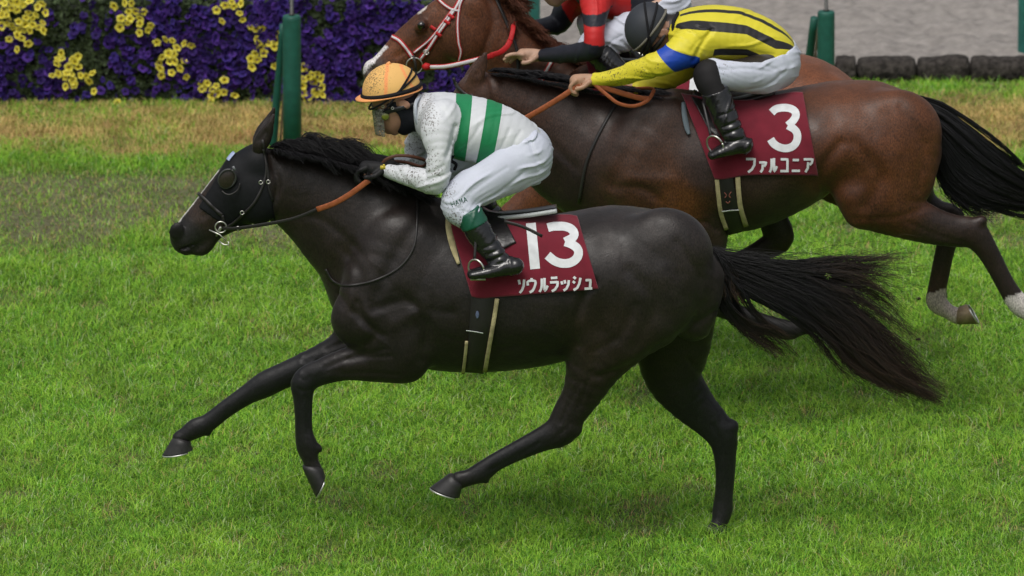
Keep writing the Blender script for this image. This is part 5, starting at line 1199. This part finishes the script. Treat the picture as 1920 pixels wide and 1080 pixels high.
def silk3(V):
    x, y = proj_flat(V, YB-.2); n_0 = 0
    a = np.arctan2(V[:, 2]-at(1370., 62., YB)[2]-np.interp(x, [1280, 1400, 1455], [.0, -.02, -.085]), -(V[:, 1]-YB)*.72)   # angle round the chest, 0 = near side
    ad = np.degrees(a); n_ = .0*x
    sd_ = np.full(len(V), -99.)
    for c_, w_ in ((-18, 9), (34, 9.5), (71, 5.0), (110, 6), (146, 9), (198, 9), (-162, 9)): sd_ = np.maximum(sd_, w_-np.abs(ad-c_))
    x0 = np.interp(ad, [-18, 10, 34, 60], [1312, 1290, 1266, 1276])
    arm_ = np.where((x > 1262) & (y < 60), 9., (Aa3.f(V)-At3.f(V))*900)
    bk = np.minimum(np.minimum(sd_, (x-x0)*.8), arm_)
    bd_ = np.minimum(np.minimum(y-(82+(x-1251)*.36), (101+(x-1240)*1.1)-y), np.minimum(1312-x, -arm_+3)); bd_[V[:, 1] > YB] = -9
    return bk, bd_
def silk_extra(n, L, tc, c, b):
    for at_, col_ in (('black', (.018, .017, .018)), ('blue', (.012, .060, .40))):
        a = n.new('ShaderNodeAttribute'); a.attribute_name = at_; mr = n.new('ShaderNodeMapRange'); mr.inputs[1].default_value = -.4; mr.inputs[2].default_value = .4; L.new(a.outputs['Fac'], mr.inputs[0])
        mx = n.new('ShaderNodeMix'); mx.data_type = 'RGBA'; L.new(mr.outputs[0], mx.inputs[0]); L.new(c, mx.inputs[6]); mx.inputs[7].default_value = (*col_, 1); c = mx.outputs[2]
    return mud_extra(col=(.12, .10, .03))(n, L, tc, c, b)
m_silk3 = mat('yellow silks', (.66, .58, .035), rough=.5, spec=.35, noise=(7, .06, 4), bump=((38, .35, .006), (150, .2, .0012)), extra=silk_extra)
body_mesh('jersey', J, .0052, m_silk3, r3, attrs={'mud': mudmap(YB, [(1150,140,30,.7), (1200,128,26,.6), (1240,115,16,.4), (1240,150,20,.3)]), 'black': lambda V: silk3(V)[0], 'blue': lambda V: silk3(V)[1]}, smooth=1)
tube('chest_shade', crom(np.array([at(1300., 108., YB-.14), at(1300., 118., YB-.10), at(1300., 122., YB), at(1300., 118., YB+.10), at(1300., 108., YB+.14)]), 4), .016, m_black, r3, n=8)  # black tube modelled as the shade beneath the chest
T = Body(YB); T.chain([(1435,90,0,36,.135), (1450,108,0,42,.145), (1456,122,0,38,.14)], k=.03, infl=.007); legs2(T, .007, calf=False)
T.chain([(1500,8,0,60,.3), (1420,52,0,60,.3), (1360,56,0,56,.3)], k=.003, op='sub'); T.cut(T.A(1334,140,-.26), T.A(1290,150)-T.A(1334,136)); T.wr = wrinkles(.0045, (1, 0, -.05), .055, 18)
for pts, w, d in (([(1400,165),(1440,158),(1480,130)], .008, .005), ([(1460,75),(1470,100),(1484,130)], .010, .006), ([(1345,122),(1400,124),(1450,135)], .007, .004), ([(1420,112),(1440,125),(1462,135)], .008, .005)): T.groove(pts, w, d, side=-1)
body_mesh('breeches', T, .0052, m_breech, r3, attrs={'mud': mudmap(YB, [(1360,125,20,.3), (1370,160,20,.3)])}, smooth=1)
m_stock = mat('black stocking', (.012, .011, .012), .7, .25, bump=(80, .3, .002))
for sd in (-1, 1):
    K = Body(YB); legs2(K, .005, (sd,)); K.cut(K.A(1350,140,-.26), K.A(1400,128)-K.A(1350,140)); K.cut(K.A(1345,176,-.28), K.A(1352,199)-K.A(1345,176)); body_mesh('stocking', K, .0055, m_stock, r3)
    Bt = Body(YB); legs2(Bt, .009, (sd,), thigh=False); foot2(Bt, .004, (sd,)); Bt.gdy = -.36; Bt.cut(Bt.A(1345,168,-.28), Bt.A(1338,147)-Bt.A(1345,168)); Bt.wr = wrinkles(.0035, (.3, 0, 1), .045, 24)
    for pts, w, d in (([(1355,238),(1372,232),(1392,226)], .006, .007), ([(1358,252),(1378,244),(1398,240)], .006, .007), ([(1348,218),(1368,212),(1388,208)], .005, .004), ([(1362,266),(1382,262),(1404,258)], .005, .006)): Bt.groove(pts, w, d)
    body_mesh('boot', Bt, .0052, m_boot, r3, smooth=1)
Hm = Body(YB); Hm.ell(1214, 52, 0, 43, 49, .108, -12, k=.01); Hm.cut(Hm.A(1237,62,-.09), Hm.A(1262,76)-Hm.A(1231,58))
hm3 = body_mesh('helmet', Hm, .005, mat('dark grey helmet cover', (.030, .034, .042), .6, .35, noise=(10, .15, 4), bump=(90, .3, .001)), r3)
hq = ((1214,52), 43, 49, .108, -12)
for a_, b_ in (((1208,8),(1222,98)), ((1235,8),(1218,60))): tube('helmet_strap', helm_ring(B3, *hq, a_, b_, .003)[0], .0052, m_black, hm3, n=8)
tube('helmet_band', helm_ring(B3, *hq, (1256,20), (1188,102), .002)[0], .0055, mat('grey edge band', (.16, .15, .12), .7), hm3, n=8)
Go = Body(YB); Go.chain([(1212,99,-.02,8,.02), (1226,90,-.055,7,.02), (1240,76,-.085,4,.008), (1252,55,-.075,4,.008)], k=.012); Go.chain([(1212,99,.02,8,.02), (1226,90,.055,7,.02), (1240,76,.085,4,.008), (1252,55,.075,4,.008)], k=.012)
body_mesh('goggles', Go, .005, mat('goggle strap', (.02, .018, .018), .4, .5), r3)
tube('collar', crom(np.array([at(1270., 26., YB-.03), at(1262., 45., YB-.085), at(1266., 70., YB-.09), at(1276., 92., YB-.05), at(1276., 92., YB+.05), at(1266., 70., YB+.09), at(1262., 45., YB+.085), at(1270., 26., YB+.03), at(1270., 26., YB-.03)]), 4), .008, m_black, r3, n=8)
# ================================================================== CHESTNUT HORSE AND ITS RIDER (farthest)
YD = 2.95
m_chest = coat('chestnut coat', .45)
def horsec():
    B = Body(YD)
    B.chain([(1085,262,0,92,.15), (1130,256,0,112,.20), (1185,250,0,124,.245), (1250,246,0,124,.28), (1330,240,0,124,.30), (1400,225,0,118,.30), (1455,206,0,108,.29), (1505,202,0,96,.28), (1545,222,0,90,.27), (1590,240,0,74,.22)], k=.05)
    B.chain([(1185,150,0,42,.085), (1230,145,0,30,.10)], k=.06)
    B.chain([(905,48,0,60,.075), (938,92,0,66,.085), (975,140,0,76,.10), (1025,190,0,96,.125), (1080,235,0,110,.16)], k=.05)
    B.chain([(868,42,0,66,.088), (838,60,0,63,.078), (812,74,0,58,.068), (786,86,0,50,.058), (757,102,0,39,.052), (730,120,0,30,.050), (706,137,0,25,.050)], k=.03)
    B.ell(888, 5, 0, 38, 34, .075, 0, k=.03)
    B.ell(868, 72, -.055, 44, 52, .045, 50, k=.02); B.ell(868, 72, .055, 44, 52, .045, 50, k=.02)
    B.ell(789, 48, -.070, 15, 11, .028, 40, k=.012); B.ell(789, 48, .070, 15, 11, .028, 40, k=.012)
    for s_ in (-1, 1):
        B.ell(789, 48, s_*.102, 7, 5, .010, 40, k=.006, op='sub', mir=s_ > 0)
        B.chain([(898,-22,.050*s_,17,.026), (908,-42,.060*s_,16,.024), (920,-62,.062*s_,10,.014), (928,-78,.062*s_,3,.005)], k=.015, mir=s_ > 0)
    B.chain([(698,128,0,16,.052), (700,148,0,15,.045), (712,158,0,13,.040)], k=.012); B.chain([(760,135,0,14,.035), (742,158,0,14,.034), (728,162,0,10,.030)], k=.014)
    B.ell(696, 130, -.048, 11, 14, .020, 70, k=.008, op='sub')
    for sg, legs in ((-1, [(1120,190,74), (1080,260,70), (1070,320,58), (1010,380,44), (950,418,30), (900,452,25), (888,485,23), (888,530,18), (886,575,17), (884,600,20), (880,620,15), (878,632,16)]),
                     (1, [(1120,190,74), (1080,260,70), (1075,320,56), (1050,390,40), (1030,440,30), (1010,490,25), (1012,520,22), (1040,560,18), (1070,590,17), (1090,606,20), (1104,600,15), (1112,596,16)])):
        lw = [.09, .09, .08, .058, .050, .040, .036, .029, .027, .032, .028, .030]
        B.chain([(x, y, sg*.15, r, w) for (x, y, r), w in zip(legs, lw)], k=.04)
    for sg in (-1, 1):
        B.chain([(1545,225,sg*.12,82,.12), (1560,290,sg*.15,80,.11), (1590,335,sg*.165,56,.085), (1640,375,sg*.165,38,.06), (1700,408,sg*.16,30,.047), (1745,420,sg*.16,24,.041), (1766,442,sg*.16,16,.032), (1769,470,sg*.16,13,.028), (1765,500,sg*.16,13,.028), (1762,522,sg*.16,14,.031), (1764,534,sg*.16,12,.028), (1764,540,sg*.16,12,.029)], k=.04)
    for pts, w, d in (([(820,30),(790,90),(745,120)], .016, .006), ([(905,0),(925,50),(905,110)], .014, .010), ([(950,50),(1000,110),(1060,170)], .02, .004), ([(765,60),(725,110)], .010, .003), ([(775,110),(740,130)], .012, -.003)):
        B.groove(pts, w, d)
    return B
BD = horsec()
hc = thing('horse', (float(BD.A(1250,300)[0]), YD, 0), 'chestnut horse in a red and white bridle, farthest and partly hidden behind the other two', 'horse')
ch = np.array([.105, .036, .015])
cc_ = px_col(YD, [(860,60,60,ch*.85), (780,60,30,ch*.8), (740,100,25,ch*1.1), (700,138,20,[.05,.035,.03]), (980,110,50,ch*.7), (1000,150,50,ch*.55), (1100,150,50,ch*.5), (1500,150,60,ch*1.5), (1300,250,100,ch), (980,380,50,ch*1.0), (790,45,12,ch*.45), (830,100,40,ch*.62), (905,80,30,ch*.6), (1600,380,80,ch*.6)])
def ccol(V):
    C = cc_(V); x, y = proj_flat(V, YD)
    m = (np.abs(V[:, 1]-YD) < .035) & (x+ (y-92)*.9 < 722) & (y > 84) & (y < 140); C[m] = [.55, .52, .52]
    m = (np.abs(V[:, 1]-YD) < .02) & (y < 25) & (x < 800); C[m] = [.5, .45, .42]; return C
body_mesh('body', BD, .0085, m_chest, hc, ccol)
for q in (((866,630),(890,632),(894,646),(858,652),-.15), ((1106,612),(1118,584),(1128,584),(1136,604),.15), ((1752,540),(1774,540),(1777,556),(1749,556),-.16), ((1752,540),(1774,540),(1777,556),(1749,556),.16)):
    hoof(BD, hc, q[0], q[1], q[2], q[3], q[4], .052)
for s_ in (-1, 1):
    bpy_c = BD.A(790, 47, s_*.098); v_, f_ = tube_vf([bpy_c+np.array([0, .012*s_, 0]), bpy_c+np.array([0, -.0, 0]), bpy_c-np.array([0, -.006*s_, 0])], [.018, .016, .006], n=14); link('eye', npmesh('eye', v_, f_), m_eye, hc)
def strapd(name, pts, w, m, off=.007, th=.003): return ribbon(name, BD, pts, w, off, m, hc, thick=th)
for pts, w in (([(734,68),(748,76),(762,92),(776,112)], 9), ([(870,-20),(858,8),(838,40),(820,65),(804,90),(788,112)], 9), ([(850,16),(828,46),(806,74),(776,99)], 6), ([(872,-10),(862,10),(858,45),(860,80),(864,98),(860,116)], 6), ([(818,-6),(832,8),(848,18),(862,20)], 7)):
    a_ = strapd('bridle_strap', pts, w, m_red); strapd('bridle_stripe', pts, w*.45, m_webw, off=.0105, th=.002)
for q_ in ((838,41), (822,64), (812,52), (846,30)):
    strapd('keeper', [(q_[0]-5, q_[1]-3), (q_[0]+5, q_[1]+4)], 6, m_red, off=.013, th=.003)
multi('buckle', [ring_vf(BD.A(799, 98, -.115), .011, .0028, *XZ, n=14)], m_chrome, hc)
multi('bit_ring', [ring_vf(BD.A(777, 123, -.095), .036, .0030, *XZ, n=36)], m_chrome, hc); tube('bit_strap', [BD.A(775,104,-.10), BD.A(779,120,-.105), BD.A(780,137,-.10)], .006, m_strap, hc, n=8)
tube('rein_stop', [BD.A(793,125,-.11), BD.A(799,125,-.12), BD.A(806,124,-.12)], [.010, .018, .012], m_red, hc, n=12)
flat_rein('rein', [(804,126,-.12),(835,125,-.15),(865,119,-.16),(898,111,-.17),(925,104,-.17)], BD, .0125, m_red, hc)
flat_rein('rein_stripe', [(806,126,-.125),(835,125,-.155),(865,119,-.165),(898,111,-.175),(912,107,-.175)], BD, .0085, m_webw, hc, th=.5)
flat_rein('rein_grip', [(920,104,-.17),(938,98,-.165),(950,88,-.15),(957,76,-.13)], BD, .0125, m_red, hc)
flat_rein('rein', [(957,76,-.12),(961,60,-.10),(964,45,-.06),(975,44,0),(990,50,.05),(1002,54,.10)], BD, .011, m_red, hc)
strapd('breast_strap', [(1036,112),(1026,130),(1016,148),(1000,175),(985,210)], 9, m_red); strapd('breast_strap_stripe', [(1036,112),(1026,130),(1016,148),(1000,175),(985,210)], 5, m_webw, off=.0105, th=.002)
strapd('neck_strap', [(928,-10),(945,30),(962,70),(970,100),(972,140)], 6, m_strap)
mc = (.085, .028, .014)
mane('mane', hc, YD, [(905,-35),(935,-5),(958,28),(978,52),(1005,76),(1040,100),(1090,120)], 3000, [26,30,36,44,50], [14,16,14,12,8], (.9, .30), .0016, mc, 41, side=(-1, .8), B=BD)
P, R, tt = guided([[(925,-30,0),(950,-10,0),(980,8,0),(1000,10,0)], [(935,-10,0),(955,0,0),(975,10,0),(995,14,0)]], 500, 10, (2, 7), 3, 42, YD, .0016, clump=14, tmin=.6)
P2, R2, t2 = guided([[(960,25,0),(965,40,-.03),(962,60,-.05),(955,75,-.05)], [(950,10,0),(958,35,-.05),(960,55,-.07),(966,72,-.07)]], 300, 10, (2, 5), 3, 43, YD, .0015, clump=14, tmin=.6)
hair('forelock', np.concatenate([P, P2]), np.concatenate([R, R2]), np.tile(np.array(mc)*1.1, (800, 10, 1)), m_skin_hair, hc)
P, R, tt = guided([[(1625,200,0),(1670,230,0),(1700,290,0),(1720,350,0)], [(1630,215,0),(1660,260,0),(1680,320,0),(1690,360,0)]], 700, 10, (4, 9), 3, 44, YD, .002, clump=20, tmin=.7)
hair('tail', P, R, np.tile(np.array(mc), (700, 10, 1)), m_skin_hair, hc)
cld = thing('saddle_cloth', tuple(BD.A(1220, 180, -.3)), 'mostly hidden maroon saddle cloth with one white stroke, on the chestnut horse', 'saddle cloth', 'maroon numbered saddle cloths')
_, SGD = sheet('cloth_panel', BD, ([(1098,112),(1150,118),(1250,120),(1330,112)], [(1135,262),(1200,262),(1280,262),(1345,262)]), 50, 40, .016, m_cloth, cld, it=20, thick=.004, wrink=.002)
strokes('number', SGD, [[(1304,128),(1300,176)], [(1304,176),(1304,215)]], 17, .0035, m_white, cld)
sdd = thing('saddle', tuple(BD.A(1190, 118, 0)), 'black racing saddle with bright steel stirrup under the rider in red and black', 'saddle', 'racing saddles')
saddle(BD, sdd, [(1140,100),(1170,112),(1215,112),(1250,108),(1290,98)], ([(1140,112),(1170,116),(1210,120)], [(1170,190),(1190,200),(1206,190)]), [(1210,262),(1215,300),(1222,368)], [28,30,28], [], edge=False)
stirrup(BD, sdd, (1185, 208), 18, -.37, (1165, 120, -.28)); stirrup(BD, sdd, (1185, 208), 18, .37, (1165, 120, .28))
tube('steel_hook', crom(np.array([BD.A(1196,98,-.30), BD.A(1206,104,-.31), BD.A(1218,103,-.31), BD.A(1220,108,-.31)]), 4), .005, m_chrome, sdd, n=8)

# rider
def armsd(G, e):
    G.chain([(1120,-22,-.13,34,.085), (1117,5,-.22,27,.068), (1115,35,-.29,20,.054), (1114,62,-.345,17,.048), (1112,90,-.355,18,.046), (1088,98,-.30,16,.043), (1050,102,-.21,13.5,.038), (1016,104,-.14,9.5,.029)], k=.03, infl=e)
    G.chain([(1105,-22,.13,34,.08), (1082,0,.19,24,.060), (1060,22,.22,20,.054), (1048,42,.23,19,.050), (1030,48,.20,15,.043), (1008,50,.17,12,.034)], k=.03, infl=e)
def torsod(G, e):
    G.chain([(1100,-34,0,34,.13), (1122,-24,0,44,.175), (1150,-16,0,48,.175), (1185,-12,0,47,.160), (1215,-8,0,42,.145), (1240,-4,0,36,.14)], k=.03, infl=e)
def legsd(G, e, sides=(-1, 1), thigh=True, calf=True):
    for s_ in sides:
        if thigh: G.chain([(1252,6,.055*s_,40,.10), (1225,30,.11*s_,38,.085), (1185,56,.17*s_,33,.075), (1145,74,.21*s_,28,.066), (1112,84,.24*s_,25,.058), (1110,96,.25*s_,22,.052)], k=.03, infl=e, mir=s_ > 0)
        if calf: G.chain([(1112,88,.25*s_,22,.052), (1135,112,.275*s_,21,.050), (1160,140,.29*s_,20,.048), (1182,168,.31*s_,18,.042), (1200,190,.33*s_,16,.038), (1210,200,.335*s_,15,.036)], k=.02, infl=e, mir=s_ > 0)
def footd(G, e, sides=(-1, 1)):
    for s_ in sides: G.chain([(1226,208,.345*s_,14,.036), (1208,210,.345*s_,13.5,.038), (1188,214,.36*s_,11,.043), (1172,217,.365*s_,7.5,.036)], k=.015, infl=e, mir=s_ > 0)
rd = thing('person', tuple(at(1180, 30, YD)), 'rider in red and black banded silks leaning on the chestnut horse, head above the picture', 'person')
Pd = Body(YD); torsod(Pd, -.010); armsd(Pd, -.010); legsd(Pd, -.008); footd(Pd, -.006)
Pd.ell(1042, -42, 0, 38, 42, .080, 10, k=.02); Pd.chain([(1040,-25,0,30,.068), (1040,-8,0,20,.05), (1044,4,0,9,.03)], k=.02); Pd.chain([(1025,-14,0,6,.015)], k=.01); Pd.chain([(1055,-30,0,27,.055), (1085,-30,0,28,.06)], k=.03)
for s_ in (-1, 1): Pd.ell(1062, -34, s_*.078, 8, 12, .012, 80, k=.006, mir=s_ > 0)
hand(Pd, (1016,104,-.14), 178, (8,16,14), 1, scale=1.0, spread=16); hand(Pd, (1008,50,.17), 180, (50,62,45), 1, scale=.95)
body_mesh('body', Pd, .0052, m_skin, rd, lambda V: np.tile([.43, .27, .19], (len(V), 1)))
Jd = Body(YD); torsod(Jd, .006); armsd(Jd, .005); Jd.wr = wrinkles(.0035, (.3, 0, 1), .05, 33)
Atd = Body(YD); torsod(Atd, .006); Aad = Body(YD); armsd(Aad, .005)
def silkd(V):
    x, y = proj_flat(V, YD-.32); red = np.array([.50, .018, .018]); blk = np.array([.014, .016, .024]); tor = Atd.f(V) < Aad.f(V)-.002
    C = np.tile(blk, (len(V), 1)); C[tor & (x > 1132) & (x < 1183)] = red*.8; C[tor & (x < 1110)] = blk
    nr = ~tor & (V[:, 1] < YD)
    C[nr & (y < 26+(x-1113)*-.10)] = red; C[nr & (y > 45) & (y < 76+(x-1110)*.15)] = red
    f_ = ~tor & (V[:, 1] >= YD); u = (x-1040)*.55+(y-30)*-.83+0; C[f_ & (x-1040+(y-28)*-.55 > -2) & (x-1075+(y-20)*-.6 < 8)] = red
    return C
m_silkd = mat('red and black silks', attr='col', rough=.55, spec=.35, noise=(7, .08, 4), bump=((38, .35, .006), (150, .2, .0012)))
body_mesh('jersey', Jd, .0052, m_silkd, rd, silkd, smooth=1)
T = Body(YD); T.chain([(1238,-8,0,34,.135), (1252,2,0,38,.14)], k=.03, infl=.007); legsd(T, .007, calf=False); T.chain([(1270,-90,0,60,.3), (1200,-48,0,60,.3), (1140,-36,0,56,.3)], k=.003, op='sub')
[T.chain([(1122,124,.26*q_,32,.14), (1150,150,.29*q_,32,.14)], k=.003, op='sub', mir=q_ > 0) for q_ in (-1, 1)]; T.wr = wrinkles(.006, (1, 0, -.1), .05, 38)
for pts, w, d in (([(1150,80),(1165,95),(1175,104)], .006, .006), ([(1165,70),(1178,85),(1188,98)], .006, .006), ([(1130,88),(1145,70),(1165,60)], .006, .005)): T.groove(pts, w, d, side=-1)
body_mesh('breeches', T, .0052, m_breech, rd, attrs={'mud': lambda V: np.zeros(len(V))}, smooth=1)
for sd in (-1, 1):
    Bt = Body(YD); legsd(Bt, .009, (sd,), thigh=False); footd(Bt, .004, (sd,)); Bt.gdy = -.36; Bt.cut(Bt.A(1118,92,-.26), Bt.A(1106,70)-Bt.A(1118,92)); Bt.wr = wrinkles(.006, (.3, 0, 1), .045, 24)
    body_mesh('boot', Bt, .0055, m_boot, rd, smooth=1)
Hm = Body(YD); Hm.ell(1040, -52, 0, 50, 46, .108, 12, k=.01); Hm.cut(Hm.A(1040,-38), Hm.A(1043,-15)-Hm.A(1038,-38))
body_mesh('helmet', Hm, .006, mat('red helmet cover', (.42, .02, .02), .5, .35), rd)
# ================================================================== TURF CLODS IN THE AIR
m_clod = mat('turf clod', (.05, .042, .026), .95, .1, noise=(60, .6, 4), bump=(120, .8, .004))
def clod(px, py, Y, s_, lab, seed):
    r = np.random.default_rng(seed); c = at(float(px), float(py), Y); V, F = lathe([(-1, .2), (-.7, .75), (-.2, 1), (.3, .9), (.8, .6), (1, .15)], 10); V = V*(1+.35*(r.random((len(V), 1))-.5))*s_*np.array([1.2, .8, .6])
    t = thing('turf_clod', tuple(c), lab, 'turf clod', 'small turf clods flying behind the horses'); link('soil', npmesh('soil', V+c, F), m_clod, t)
    n = 9; B_ = []
    for i in range(n):
        a = r.normal(0, 1, 3); a /= np.linalg.norm(a); B_.append(tube_vf([c, c+a*s_*1.2, c+a*s_*2.1+np.array([0, 0, -.002])], [.0016, .0012, .0004], n=4))
    multi('grass_blades', B_, mat('clod grass', (.22, .36, .06), .7), t)
clod(1722, 560, .3, .009, 'tiny turf clod flying just right of the upper tail wisps', 1); clod(1722, 636, .2, .010, 'tiny dark turf clod flying right of the long black tail', 2)
clod(1553, 517, -.12, .008, 'small straw coloured turf scrap above the middle of the black tail', 3)
